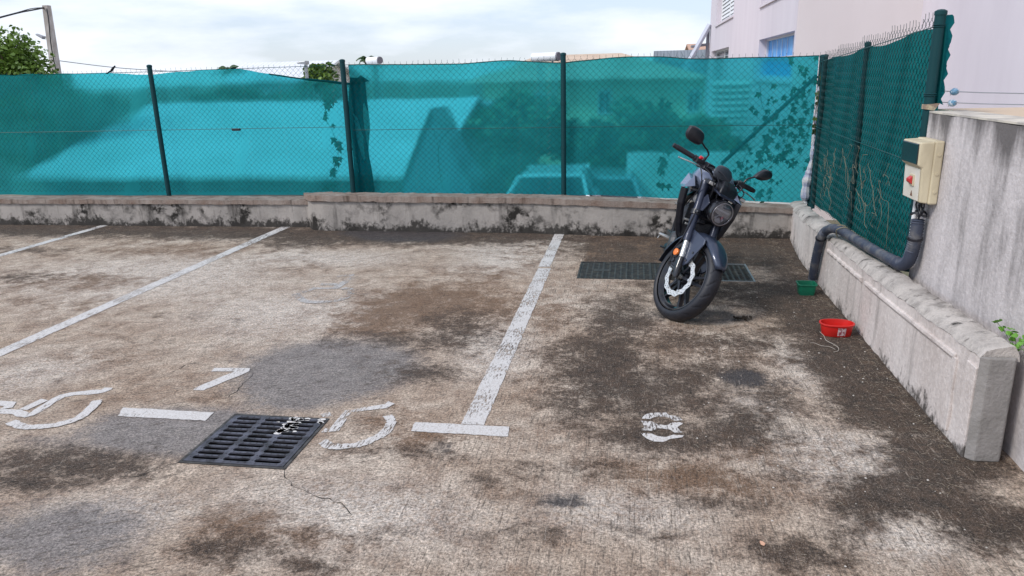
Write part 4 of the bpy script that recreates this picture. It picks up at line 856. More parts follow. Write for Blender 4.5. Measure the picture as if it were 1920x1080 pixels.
# mudguard
mb = MB(); secs = []
for i in range(25):
    th = R(39+(168-39)*i/24); u = i/24; wd = .070*(1 if u > .18 else .45+.55*math.sin(u/.18*math.pi/2)); top = .318+.010*math.sin(u*math.pi); drop = .030+.018*math.sin(min(1, u*1.4)*math.pi)
    row = []
    for k in range(13):
        v_ = -1+2*k/12; rr = top-drop*abs(v_)**2.6-(.006 if abs(v_) < .12 else 0)*0; row.append((rr*math.cos(th), wd*(math.sin(v_*1.45)/math.sin(1.45)), .293+rr*math.sin(th)))
    secs.append(row)
mb.loft(secs, cap=False, ring=False, tf=st); fen = mb.build('front_mudguard', m_fender, bike, smooth=True, angle=70, solid=.004)
for s in (-1, 1):
    mb = MB(); y = s*.079
    pl_ = [(-.150, .585), (-.115, .600), (.045, .596), (.060, .560), (.046, .50), (.030, .44), (.018, .392), (-.010, .362), (-.038, .366), (-.050, .40), (-.060, .46), (-.100, .52)]
    mb.prism([(x, y, z) for x, z in pl_], (0, s*.012, 0), st); mb.build('guard_plate', m_fender, fen, bevel=.006)
    mb = MB()
    for (x, z, r) in ((.012, .475, .0085), (-.006, .405, .0075)): mb.tube([(x, y+s*.0125, z), (x, y+s*.0155, z)], r, 12, tf=st)
    mb.build('recess', m_blackg, fen)['kind'] = 'stuff'
mb = MB(); secs = []
for i in range(9):
    th = R(150+34*i/8); rr = .300; secs.append([(rr*math.cos(th), v_*.06, .293+rr*math.sin(th)) for v_ in (-1, -.5, 0, .5, 1)])
mb.loft(secs, cap=False, ring=False, tf=st); mb.build('mudguard_tail', m_black, fen, solid=.004)
# headlight
mb = MB(); hc = (0, 0, .775); mb.rev([(-.215, .0001), (-.21, .045), (-.17, .072), (-.11, .086), (-.075, .089), (-.066, .087), (-.062, .080), (-.062, .074), (-.070, .073)], 40, hc, 'x', st)
hl = mb.build('headlight', m_blackg, bike, smooth=True, angle=40)
mb = MB(); mb.rev([(-.078, .0001), (-.078, .074)], 32, hc, 'x', st); mb.build('reflector_bowl', mat('bowl_grey', (.22, .22, .24), .4, .3), hl)
mb = MB()
mb.prism([(-.075, -.028, .725), (-.075, 0, .748), (-.075, .028, .725), (-.075, .018, .712), (-.075, -.018, .712)], (.004, 0, 0), st)
mb.prism([(-.075, -.040, .742), (-.075, -.012, .763), (-.075, -.022, .735), (-.075, -.033, .728)], (.004, 0, 0), st)
mb.prism([(-.075, .040, .742), (-.075, .012, .763), (-.075, .022, .735), (-.075, .033, .728)], (.004, 0, 0), st)
mb.build('led_unit', mat('led_chrome', (.62, .62, .64), .4, .4), hl)
mb = MB(); mb.prism([(-.075, -.060, .788), (-.075, -.058, .800), (-.075, .058, .800), (-.075, .060, .788)], (.003, 0, 0), st); mb.prism([(-.075, -.03, .822), (-.075, -.024, .829), (-.075, .024, .829), (-.075, .03, .822)], (.003, 0, 0), st); mb.build('led_bar', mat('led_bar_grey', (.40, .40, .42), .4), hl)
m_lens = bpy.data.materials.new('lens_glass'); m_lens.use_nodes = True; _t = m_lens.node_tree; _t.nodes.clear(); _o = N(_t, 'ShaderNodeOutputMaterial'); _a = N(_t, 'ShaderNodeBsdfTransparent'); _g = N(_t, 'ShaderNodeBsdfGlossy'); _g.inputs['Roughness'].default_value = .06; _m = N(_t, 'ShaderNodeMixShader'); _m.inputs[0].default_value = .12; _a.inputs[0].default_value = (.85, .87, .9, 1)
_t.links.new(_a.outputs[0], _m.inputs[1]); _t.links.new(_g.outputs[0], _m.inputs[2]); _t.links.new(_m.outputs[0], _o.inputs[0])
mb = MB(); mb.rev([(-.052, .0001), (-.053, .03), (-.057, .055), (-.063, .072), (-.066, .072), (-.060, .055), (-.056, .03), (-.055, .0001)], 32, hc, 'x', st); mb.build('lens', m_lens, hl, smooth=True)
mb = MB()
for s in (-1, 1):
    mb.prism([(-.12, s*.088, .80), (-.14, s*.088, .73), (-.20, s*.088, .70), (-.23, s*.088, .76), (-.19, s*.088, .84)], (0, s*.010, 0), st)
mb.prism([(-.10, -.075, .868), (-.10, .075, .868), (-.18, .085, .885), (-.18, -.085, .885)], (0, 0, .012), st)
mb.build('headlight_bracket', m_navy, bike, bevel=.004)
mb = MB(); mb.rev([(-.064, .072), (-.060, .0735), (-.060, .0785), (-.064, .081)], 40, hc, 'x', st); mb.build('lens_ring', mat('ring_grey', (.22, .22, .24), .3, .6), hl, smooth=True)
# cowl between headlight and bars, meter
mb = MB(); mb.loft([[(-.13, -.06, .88), (-.13, .075, .88), (-.21, .085, .87), (-.21, -.065, .87)], [(-.15, -.055, .94), (-.15, .085, .94), (-.23, .095, .93), (-.23, -.055, .93)], [(-.20, -.04, .975), (-.20, .06, .975), (-.25, .06, .965), (-.25, -.04, .965)]], tf=st)
mb.build('meter_cowl', m_black, bike, smooth=True, angle=50, bevel=.008)
mb = MB(); sec = []
for i, (z, wv, dx) in enumerate(((.955, .070, 0), (.985, .082, .0), (1.01, .078, -.008), (1.032, .060, -.018), (1.043, .032, -.028))):
    sec.append([(-.215+dx+.012*math.cos(a)*1.6, -.055+wv*math.sin(a), z+.004*math.cos(a)) for a in np.linspace(0, 2*math.pi, 17)[:-1]])
mb.loft(sec, tf=st); mb.build('instrument', mat('slate_plastic', (.035, .042, .055), .45), bike, smooth=True, angle=60)
# handlebar
sb = lambda p: st((p[0], p[1]+(-.010 if p[1] < -.2 else 0), p[2]-.013))
hb = MB(); hb.tube(spline([(-.392, -.368, 1.012), (-.352, -.25, 1.010), (-.315, -.13, 1.000), (-.275, -.07, .962), (-.27, 0, .955), (-.275, .07, .962), (-.315, .13, 1.000), (-.352, .25, 1.010), (-.392, .368, 1.012)], 6), .0115, 12, tf=sb)
for s in (-1, 1): hb.tube([fk(.655, .045*s, -.0), (-.275, .045*s, .96)], .017, 10, tf=sb)
bar = hb.build('handlebar', m_black, bike, smooth=True, angle=40)
for s in (-1, 1):
    g_ = MB(); pts = [Vector((-.352, .235*s, 1.010)).lerp(Vector((-.392, .366*s, 1.012)), t) for t in np.linspace(0, 1, 25)]
    g_.tube(pts, [.017+(.0012 if k % 2 else -.0006) for k in range(25)], 14, tf=sb); e = pts[-1]; d_ = (pts[-1]-pts[0]).normalized(); g_.tube([e, e+d_*.022, e+d_*.024], [.0155, .015, .010], 14, tf=sb)
    g_.build('grip', m_rubber, bar, smooth=True, angle=50)
    g_ = MB(); g_.tube([(-.332, .185*s, 1.008), (-.345, .232*s, 1.010)], .022, 12, tf=sb); g_.box(-.345, -.305, *(sorted((.16*s, .225*s))), .985, 1.022, sb); g_.tube([(-.305, .15*s, .99), (-.300, .21*s, .978)], .013, 10, tf=sb)
    sw = g_.build('switch_housing', m_black, bar, bevel=.004)
    if s < 0:
        g_ = MB(); g_.tube([(-.325, -.200, 1.020), (-.318, -.200, 1.040)], .0095, 12, tf=sb); g_.build('kill_switch', mat('kill_switch_red', (.75, .03, .05), .4), sw, smooth=True, angle=40)
        g_ = MB(); g_.box(-.315, -.265, -.165, -.105, .995, 1.028, sb); g_.tube([(-.27, -.19, .985), (-.275, -.11, .985)], .014, 12, tf=sb); g_.build('master_cylinder', m_black, sw, bevel=.005)
    g_ = MB(); g_.tube(spline([(-.298, .185*s, .980), (-.285, .24*s, .977), (-.290, .30*s, .972), (-.305, .345*s, .966), (-.312, .362*s, .964)], 5), [.0085]*3+[.0068]*14+[.0065, .009, .0105, .006][:4], 10, tf=sb, flat=.7); g_.build('lever', m_silver, bar, smooth=True)
# mirrors
def mirror(s, outl, stalk):
    g_ = MB(); g_.tube(spline([(-.335, a, b) for a, b in stalk], 6), .0062, 8, tf=sb); g_.tube([(-.335, stalk[0][0], stalk[0][1]-.03), (-.335, stalk[0][0], stalk[0][1]+.012)], .010, 10, tf=sb)
    mr_ = g_.build('mirror', m_black, bike, smooth=True)
    cy = sum(p[0] for p in outl)/len(outl); cz_ = sum(p[1] for p in outl)/len(outl); g_ = MB(); sec = []
    ol = [(p.x, p.y) for p in spline([(a, b, 0) for a, b in outl+[outl[0]]], 4)][:-1]
    for k, dx in ((.25, .020), (.62, .017), (.9, .008), (1., -.002), (1., -.012), (.96, -.016)): sec.append([(-.335+dx, cy+(a-cy)*k, cz_+(b-cz_)*k) for a, b in ol])
    g_.loft(sec, tf=sb); g_.build('mirror_head', m_black, mr_, smooth=True, angle=28)
    g_ = MB(); g_.add([(-.3515, cy+(a-cy)*.93, cz_+(b-cz_)*.93) for a, b in ol], [tuple(range(len(ol)))], sb); g_.build('mirror_glass', mat('mirror_glass', (.8, .8, .8), .03, 1.), mr_)
mirror(-1, [(-.391, 1.172), (-.391, 1.12), (-.355, 1.091), (-.271, 1.089), (-.243, 1.112), (-.25, 1.150), (-.275, 1.175), (-.34, 1.185)], [(-.165, 1.035), (-.160, 1.074), (-.204, 1.100), (-.250, 1.118)])
mirror(1, [(.268, 1.095), (.290, 1.145), (.330, 1.179), (.385, 1.180), (.402, 1.146), (.360, 1.108), (.31, 1.092)], [(.222, 1.01), (.225, 1.05), (.243, 1.075), (.285, 1.104)])
# indicators
for s, y in ((-1, -.128), (1, .160)):
    g_ = MB(); g_.tube([(-.20, y*.55, .905), (-.195, y, .912)], .008, 8, tf=st); g_.box(-.205, -.172, y-.030, y+.026, .899, .927, st); ind = g_.build('indicator', m_black, bike, bevel=.006)
    g_ = MB(); g_.box(-.172, -.164, y-.026, y+.022, .902, .924, st); g_.build('indicator_lens', mat('clear_lens', (.48, .47, .45), .2, coat=.5), ind, bevel=.004)
# cables
g_ = MB()
for (a, b, c, d) in (((-.30, -.17, .985), (-.22, -.13, .985), (-.17, -.08, .93), (-.16, -.04, .84)), ((-.30, -.19, .975), (-.20, -.16, .96), (-.16, -.11, .90), (-.19, -.06, .80)), ((-.29, -.16, .99), (-.19, -.10, 1.0), (-.14, -.02, .95), (-.17, .03, .86)),
                  ((-.30, .17, .985), (-.20, .13, .97), (-.15, .06, .92), (-.18, .02, .82)), ((-.30, .18, .98), (-.19, .16, .95), (-.16, .11, .88), (-.2, .09, .78)), ((-.31, -.20, .98), (-.24, -.19, .93), (-.23, -.15, .85), (-.27, -.14, .70))):
    g_.tube(spline([a, b, c, d], 7), .0042, 6, tf=st)
g_.tube(spline([fk(.42, -.125, .02), fk(.33, -.135, .01), fk(.24, -.13, -.02), fk(.17, -.12, -.08), fk(.10, -.11, -.09)], 6), .0048, 6, tf=st)
g_.build('control_cable', m_black, bike)['kind'] = 'stuff'
# ---- body (not steered)
mb = MB(); sec = []
for x, hw_, zt_, zb_ in ((-.26, .085, .935, .87), (-.30, .125, .972, .85), (-.36, .155, .995, .83), (-.45, .165, 1.0, .81), (-.55, .145, .975, .79), (-.64, .10, .90, .77), (-.69, .075, .84, .765)):
    sec.append([(x, hw_*c*(1 if s2 < .2 else .97), zb_+(zt_-zb_)*s2) for c, s2 in ((0, 0), (.8, .0), (1, .28), (.98, .55), (.80, .84), (.38, 1), (0, 1.0), (-.38, 1), (-.80, .84), (-.98, .55), (-1, .28), (-.8, 0))])
mb.loft(sec); mb.build('fuel_tank', m_bluegrey, bike, smooth=True, angle=38, bevel=.004)
for s in (-1, 1):
    mb = MB(); mb.prism([(-.20, s*.120, .875), (-.30, s*.140, .935), (-.50, s*.158, .915), (-.52, s*.170, .84), (-.34, s*.202, .845), (-.18, s*.198, .848)], (0, s*.014, 0)); mb.build('tank_shroud', m_bluegrey, bike, bevel=.006)
    mb = MB(); lv = [(.845, .208, .185, .46), (.74, .200, .185, .46), (.60, .168, .215, .43), (.52, .135, .245, .40), (.475, .108, .265, .36)]
    mb.loft([[(-xa-.02, s*(yo-.055), z), (-xa, s*(yo-.035), z), (-xa, s*yo, z), (-xb, s*(yo-.012), z), (-xb, s*(yo-.022), z), (-xa-.035, s*(yo-.022), z)] for z, yo, xa, xb in lv]); mb.build('radiator_shroud', m_black, bike, bevel=.006)
mb = MB(); mb.box(-.275, -.245, -.105, .105, .50, .76)
rad = mb.build('radiator', m_black, bike, bevel=.005)
mb = MB()
for k in range(22): mb.box(-.2445, -.241, -.098, .098, .510+k*.011, .514+k*.011)
for y in (-.112, .105): mb.box(-.272, -.24, y, y+.007, .51, .75)
mb.build('cooling_fins', mat('dark_fins', (.03, .03, .032), .5, .5), rad)['kind'] = 'stuff'
mb = MB(); mb.rev([(-.235, .0001), (-.235, .028), (-.255, .034)], 24, (0, -.075, .79), 'x'); mb.rev([(-.228, .0001), (-.23, .014), (-.235, .016)], 16, (0, -.075, .79), 'x'); mb.build('horn', mat('horn_grey', (.4, .4, .41), .5, .4), bike, smooth=True, angle=30)
mb = MB()
for y0, y1, z0 in ((-.115, -.035, .628), (-.10, -.02, .60)): mb.box(-.262, -.236, y0, y1, z0, z0+.016)
mb.build('bracket_plate', m_silver, bike, bevel=.004)
mb = MB(); mb.box(-.58, -.34, -.115, .115, .30, .52); mb.loft([[(-.34, -.09, .40), (-.34, .09, .40), (-.34, .09, .52), (-.34, -.09, .52)], [(-.29, -.065, .47), (-.29, .065, .47), (-.34, .065, .70), (-.34, -.065, .70)]])
mb.box(-.44, -.31, -.08, .08, .52, .68); mb.rev([(-.145, .0001), (-.145, .07), (-.115, .09), (.115, .09), (.14, .075), (.14, .0001)], 28, (-.50, 0, .40), 'y')
eng = mb.build('engine', m_engine, bike, bevel=.008)
mb = MB()
for k in range(9): mb.box(-.445, -.30, -.085, .085, .535+k*.016, .540+k*.016)
mb.build('cylinder_fins', m_engine, eng)['kind'] = 'stuff'
mb = MB()
for s in (-1, 1):
    mb.tube(spline([fk(.60, s*.02, -.05), (-.36, s*.10, .80), (-.55, s*.13, .70), (-.80, s*.12, .52), (-.82, s*.11, .38)], 5), .019, 10)
    mb.tube([fk(.45, s*.02, -.05), (-.30, s*.075, .60), (-.36, s*.09, .42)], .015, 10); mb.tube([(-.62, s*.11, .74), (-1.15, s*.07, .86)], .014, 8); mb.tube([(-.80, s*.12, .50), (-1.05, s*.08, .82)], .012, 8)
mb.build('frame', m_black, bike, smooth=True)
mb = MB(); mb.tube(spline([(-.30, -.03, .50), (-.25, -.05, .42), (-.28, -.08, .31), (-.45, -.07, .24), (-.65, -.06, .22), (-.82, -.07, .22)], 6), .019, 12); ex = mb.build('exhaust_pipe', m_engine, bike, smooth=True)
mb = MB(); mb.tube([(-.80, -.06, .22), (-.82, -.07, .22), (-1.02, -.09, .24), (-1.04, -.09, .245)], [.03, .045, .045, .03], 18); mb.build('silencer', m_black, ex, smooth=True, angle=35)
mb = MB()
for s in (-1, 1): mb.loft([[(-.80, s*.10, .34), (-.80, s*.12, .34), (-.80, s*.12, .40), (-.80, s*.10, .40)], [(-1.38, s*.11, .275), (-1.38, s*.125, .275), (-1.38, s*.125, .31), (-1.38, s*.11, .31)]])
mb.build('swingarm', m_black, bike, bevel=.004)
mb = MB(); sec = []
for x, hw_, z in ((-.66, .09, .80), (-.78, .13, .805), (-.92, .12, .83), (-1.0, .10, .87), (-1.18, .085, .90), (-1.26, .05, .905)): sec.append([(x, -hw_, z-.05), (x, -hw_, z-.01), (x, -hw_*.7, z+.01), (x, hw_*.7, z+.01), (x, hw_, z-.01), (x, hw_, z-.05)])
mb.loft(sec); mb.build('seat', m_black, bike, smooth=True, angle=40)
mb = MB(); sec = []
for x, hw_, z in ((-.70, .10, .76), (-.90, .11, .79), (-1.1, .085, .84), (-1.28, .05, .88)): sec.append([(x, -hw_, z-.06), (x, -hw_, z), (x, hw_, z), (x, hw_, z-.06)])
mb.loft(sec); mb.build('tail_panel', m_bluegrey, bike, bevel=.008)
mb = MB(); mb.box(-1.295, -1.27, -.04, .04, .83, .87); mb.build('tail_light', m_redk, bike, bevel=.004)
mb = MB(); mb.loft([[(-1.25, -.05, .80), (-1.25, .05, .80), (-1.27, .05, .80), (-1.27, -.05, .80)], [(-1.50, -.07, .60), (-1.50, .07, .60), (-1.52, .07, .60), (-1.52, -.07, .60)]]); mb.build('rear_mudguard', m_black, bike)
for s in (-1, 1):
    mb = MB(); mb.tube([(-.72, s*.11, .375), (-.72, s*.155, .380), (-.725, s*.215, .385)], [.012, .014, .011], 10); mb.tube([(-.725, s*.205, .385), (-.725, s*.215, .35)], .004, 6); mb.tube([(-.72, s*.10, .375), (-.80, s*.10, .37)], .014, 8)
    mb.build('foot_peg', m_silver, bike, smooth=True)
mb = MB(); mb.tube([(-.66, -.12, .33), (-.60, -.15, .325), (-.57, -.155, .33)], .006, 8); mb.box(-.585, -.555, -.185, -.145, .324, .334); mb.build('brake_pedal', m_black, bike)
# right hand lever-like rear stay seen left of the shroud
mb = MB(); mb.tube([(-.60, -.12, .650), (-.60, -.185, .662)], .008, 8); mb.build('side_bolt', m_silver, bike)
mb = MB(); mb.tube([(-.60, .11, .30), (-.62, .235, .085), (-.62, .245, .078)], [.012, .011, .011], 8); mb.box(-.65, -.59, .225, .275, .070, .080); mb.build('side_stand', m_black, bike)

# ------------------------------------------------------------------ beyond the fence
TZ = -2.3
def P3(px, py, Y): return Vector(yp(px, py, Y))
def gable(name, label, Y0, Y1, xl, xr_, ze, zr, mroof, mwall, along='x', over=.25, th=.10, cat='house', back=True):
    """walls plus two roof slopes, ridge along x (front slope faces the fence) or along y"""
    rt = empty(name, ((xl+xr_)/2, (Y0+Y1)/2, TZ), label, cat); mb = MB()
    if along == 'x':
        ym = (Y0+Y1)/2
        mb.prism([(xl, Y0, TZ), (xl, Y1, TZ), (xl, Y1, ze), (xl, ym, zr), (xl, Y0, ze)], (xr_-xl, 0, 0)); rel(mb.build('wall', mwall), rt); mb = MB()
        for s, ya in ((-1, Y0), (1, Y1)):
            sl_ = (zr-ze)/(abs(ym-ya)); ye = ya+s*over; mb.prism([(xl-over, ye, ze-sl_*over+.02), (xl-over, ym, zr+.02), (xl-over, ym, zr+.02+th), (xl-over, ye, ze-sl_*over+.02+th)], (xr_-xl+2*over, 0, 0))
    else:
        xm = (xl+xr_)/2
        mb.prism([(xl, Y0, TZ), (xr_, Y0, TZ), (xr_, Y0, ze), (xm, Y0, zr), (xl, Y0, ze)], (0, Y1-Y0, 0)); rel(mb.build('wall', mwall), rt); mb = MB()
        for s, xa in ((-1, xl), (1, xr_)):
            sl_ = (zr-ze)/abs(xm-xa); xe = xa+s*over; mb.prism([(xe, Y0-over, ze-sl_*over+.02), (xm, Y0-over, zr+.02), (xm, Y0-over, zr+.02+th), (xe, Y0-over, ze-sl_*over+.02+th)], (0, Y1-Y0+2*over, 0))
    rel(mb.build('roof', mroof), rt); return rt
def sheet_roof(name, col, col2):
    m = mat(name, col, .5, noise=(.5, col2, .4, .65)); t = m.node_tree; b = t.nodes['Principled BSDF']
    tcn = N(t, 'ShaderNodeTexCoord'); wv = N(t, 'ShaderNodeTexWave', wave_type='BANDS', bands_direction='X', in_Scale=1.6); bp = N(t, 'ShaderNodeBump', in_Strength=.6, in_Distance=.04)
    t.links.new(tcn.outputs['Object'], wv.inputs[0]); t.links.new(wv.outputs[0], bp.inputs['Height']); t.links.new(bp.outputs[0], b.inputs['Normal']); return m
m_roofw = sheet_roof('pale_sheet_roof', (.74, .76, .78), (.66, .67, .68)); m_roofg = sheet_roof('grey_sheet_roof', (.20, .23, .26), (.16, .18, .2))
m_wallw = mat('white_render', (.70, .70, .68), .9, noise=(.8, (.55, .54, .5), .4, .65)); m_wally = mat('yellow_render', (.80, .72, .46), .9, noise=(.8, (.70, .62, .38), .4, .65)); m_walld = mat('dark_render', (.20, .21, .20), .9)
gable('warehouse', 'long white sheet-metal roof seen through the left net', 15.2, 25.2, -13.85, -4.4, -.42, .95, m_roofw, m_walld, 'x', cat='warehouse')
a, b, c = P3(802, 212, 13.6), P3(748, 348, 13.6), P3(880, 348, 13.6)
gable('shed', 'steep grey gabled shed seen through the net right of the folded strip', 13.6, 14.6, b.x, c.x, b.z, a.z, m_roofg, mat('blue_grey_render', (.25, .31, .36), .9), 'y', .05, .06, 'shed')
a, b = P3(800, 200, 21), P3(885, 330, 21)
rt = empty('outbuilding', ((a.x+b.x)/2, 22, TZ), 'white outbuilding wall behind the steep grey shed', 'outbuilding')
mb = MB(); mb.box(a.x, b.x, 21, 24, TZ, a.z-.1); rel(mb.build('wall', m_wallw), rt); mb = MB(); mb.box(a.x-.15, b.x+.15, 20.85, 24.2, a.z-.1, a.z); rel(mb.build('roof', m_roofw), rt)
# yellow house with hip roof
YH = 26.
el, er = P3(862, 156, YH-.6), P3(1338, 156, YH-.6); wl, wr_ = P3(905, 170, YH), P3(1326, 170, YH); rl, rr_ = P3(1010, 104, YH+4), P3(1165, 106, YH+4)
yh = empty('house', ((wl.x+wr_.x)/2, YH+4, TZ), 'yellow house with a low beige hip roof behind the middle fence', 'house')
ze = el.z
mb = MB(); mb.box(wl.x, wr_.x, YH, YH+8, TZ, ze); rel(mb.build('wall', m_wally), yh)
mb = MB(); e = [(el.x, YH-.6, ze), (er.x, YH-.6, ze), (er.x, YH+8.6, ze), (el.x, YH+8.6, ze)]; rz = rl.z
mb.add(e+[(rl.x, YH+4, rz), (rr_.x, YH+4, rz)], [(0, 1, 5, 4), (1, 2, 5), (2, 3, 4, 5), (3, 0, 4), (0, 3, 2, 1)]); rel(mb.build('roof', mat('beige_tiles', (.60, .47, .36), .85, noise=(1.5, (.5, .38, .28), .4, .65))), yh)
for cx, cy in ((1135, 190), (1300, 187), (1010, 195)):
    a, b = P3(cx-14, cy-20, YH), P3(cx+14, cy+24, YH)
    mb = MB(); mb.box(a.x, b.x, YH-.06, YH+.02, b.z, a.z); wn = rel(mb.build('window', m_white), yh)
    mb = MB()
    for x0, x1 in ((a.x+.06, (a.x+b.x)/2-.03), ((a.x+b.x)/2+.03, b.x-.06)): mb.box(x0, x1, YH-.075, YH-.062, b.z+.07, a.z-.07)
    o = mb.build('pane', m_dglass, wn)
# white yard wall and parked car below the lot
a, b = P3(1175, 290, 16), P3(1345, 360, 16)
mb = MB(); mb.box(a.x, b.x+1.5, 16, 16.2, TZ, a.z); tag(mb.build('yard_wall', m_wallw), 'white yard wall seen through the net behind the motorcycle', 'wall')
def tree(label, px, py_top, py_bot, rx_px, Y, n, ls, m, name='tree', zb=TZ, cat='tree', group=None, clumps=26, lean=0.):
    top = P3(px, py_top, Y); bot = P3(px, py_bot, Y); rx = rx_px*Y/F; rz = (top.z-bot.z)/2; cz = (top.z+bot.z)/2
    rt = empty(name, (top.x, Y, zb), label, cat, group)
    mb = MB(); mb.tube(spline([(top.x, Y, zb), (top.x+.1, Y, (zb+cz)/2), (top.x+lean, Y+.1, cz), (top.x+lean, Y, cz+rz*.5)], 5), [.16*(1-.045*i) for i in range(16)], 8)
    cs = []
    for i in range(clumps):
        u = rng.normal(0, 1, 3); u /= np.linalg.norm(u); k = rng.uniform(.35, .86); c = np.array([top.x+u[0]*rx*k, Y+u[1]*rx*k, cz+u[2]*rz*k]); cs.append(c)
        if i % 3 == 0: mb.tube([(top.x+lean, Y, cz-rz*.4), ((top.x+c[0])/2, (Y+c[1])/2, (cz+c[2])/2), tuple(c)], [.06, .04, .015], 5)
    rel(mb.build('trunk', m_bark), rt)
    mb = MB(); cr = .36*min(rx, rz)+.05
    for i in range(n):
        c = cs[rng.integers(len(cs))]; u = rng.normal(0, 1, 3); u /= np.linalg.norm(u); q = c+u*cr*rng.uniform(.55, 1.05)**1*np.array([1.15, 1.15, .85]); leaf(mb, q, ls*rng.uniform(.6, 1.3))
    rel(mb.build('crown', m), rt); return rt
m_tl = mat('tree_leaf_fresh', (.16, .26, .035), .5, noise=(1.5, (.08, .15, .02), .42, .6)); m_td = mat('tree_leaf_dark', (.12, .21, .09), .6, noise=(1.2, (.055, .11, .03), .42, .6))
tree('broad bright green tree left of the utility pole', 4, 40, 345, 86, 17, 26000, .085, m_tl, clumps=150)
tree('dark tree low behind the net below the utility pole', 130, 175, 330, 70, 19, 2600, .22, m_td)
tree('rounded dark tree behind the white roof, under the palm', 420, 150, 245, 75, 27, 3000, .24, m_td)
tree('dark tree behind the white roof, left of the net fold', 560, 158, 240, 95, 27, 3200, .24, m_td)
tree('bright green bush top above the sagging net edge', 600, 118, 190, 32, 27, 1500, .16, m_tl)
tree('broad dark tree before the left end of the yellow house', 960, 172, 350, 105, 18, 3600, .18, m_td)
tree('dark tree before the middle of the yellow house', 1100, 215, 350, 95, 18.5, 3200, .18, m_td)
tree('dark tree between the two yellow house windows', 1222, 150, 350, 62, 18, 2800, .17, m_td)
tree('low dark tree before the right end of the yellow house', 1310, 215, 335, 75, 18.5, 2600, .18, m_td)
def palm(label, px, py, Y, s, n, lean):
    c = P3(px, py, Y); rt = empty('palm_tree', (c.x, Y, TZ), label, 'palm tree'); mb = MB(); mb.tube([(c.x+lean, Y, TZ), (c.x, Y, c.z)], [.18, .12], 8); rel(mb.build('trunk', m_bark), rt); mb = MB()
    for i in range(n):
        a = 2*math.pi*i/n+rng.uniform(-.2, .2); el_ = rng.uniform(.15, 1.1); pts = []
        for k in range(9):
            t = k/8; pts.append(Vector((c.x+math.cos(a)*s*t*math.cos(el_), Y+math.sin(a)*s*t*math.cos(el_), c.z+s*(t*math.sin(el_)-.75*t*t))))
        mb.tube(pts, .02, 4)
        for k in range(2, 40):
            t = k/40*8; i0 = min(7, int(t)); p = pts[i0].lerp(pts[i0+1], t-i0); d = (pts[i0+1]-pts[i0]).normalized(); sd_ = d.cross(Vector((0, 0, 1))).normalized(); L_ = s*.30*math.sin(math.pi*min(1, k/40+.12))
            for q in (-1, 1): e_ = p+sd_*q*L_*.8+d*L_*.5-Vector((0, 0, L_*.35)); mb.add([p, p+d*.06, e_], [(0, 1, 2)])
    rel(mb.build('crown', mat('palm_leaf', (.05, .10, .03), .5)), rt)
palm('distant palm top above the net between the first and second posts', 428, 132, 32, .95, 13, .4)
palm('small dark palm top just left of the white water tank', 690, 114, 26, .62, 11, .2)
# pale roof, lamp, tanks
a, b = P3(440, 152, 30), P3(575, 142, 30)
gable('cottage', 'pale roofed cottage peeking above the sagging net edge', 29, 34, a.x, b.x+.6, a.z-.1, b.z+.5, m_roofw, m_wallw, 'x')
c = P3(567, 118, 22); rt = empty('street_lamp', (c.x, 22, TZ), 'small grey street lamp above the sagging net edge', 'street lamp')
mb = MB(); mb.tube([(c.x+.12, 22, TZ), (c.x+.10, 22, c.z-.05)], .055, 8); rel(mb.build('pole', m_galv), rt); mb = MB(); mb.loft([[(c.x-.14, 21.9, c.z-.02), (c.x-.14, 22.1, c.z-.02), (c.x-.14, 22.1, c.z+.03), (c.x-.14, 21.9, c.z+.03)], [(c.x+.16, 21.85, c.z-.05), (c.x+.16, 22.15, c.z-.05), (c.x+.16, 22.15, c.z+.06), (c.x+.16, 21.85, c.z+.06)]]); rel(mb.build('lamp_head', m_galv, bevel=.02), rt)
def tank(label, px, py, Y, r, ln, dirx):
    c = P3(px, py, Y); rt = empty('water_tank', tuple(c), label, 'water tank'); mb = MB(); x0, x1 = (c.x, c.x-ln) if dirx < 0 else (c.x, c.x+ln)
    mb.tube([(x0, Y, c.z), (x0+(x1-x0)*.04, Y, c.z), (x1, Y+ln*.5, c.z)], [r*.96, r, r], 24); rel(mb.build('drum', m_white, smooth=True, angle=40), rt)
    mb = MB(); mb.rev([(0, r*.8), (.03, r*.7), (.035, .001)], 20, (x0, Y-.01, c.z), 'x') if False else mb.tube([(x0+.005, Y-.002, c.z), (x0+.05, Y-.03, c.z)], [r*1.02, r*.96], 22); rel(mb.build('end_cap', mat('dull_cap', (.16, .15, .17), .6)), rt)
    mb = MB()
    for q in (.2, .8): mb.tube([(x0+(x1-x0)*q, Y+ln*.5*q, c.z-r*.9), (x0+(x1-x0)*q, Y+ln*.5*q, c.z-r-1.6)], .03, 5)
    rel(mb.build('stand', m_galv), rt)
tank('white cylindrical water tank with dark end above the net right of the second post', 711, 113, 24, .115, .46, -1)
tank('cream water tank with dark round end above the net left of the third post', 1045, 106, 22, .125, .75, -1)
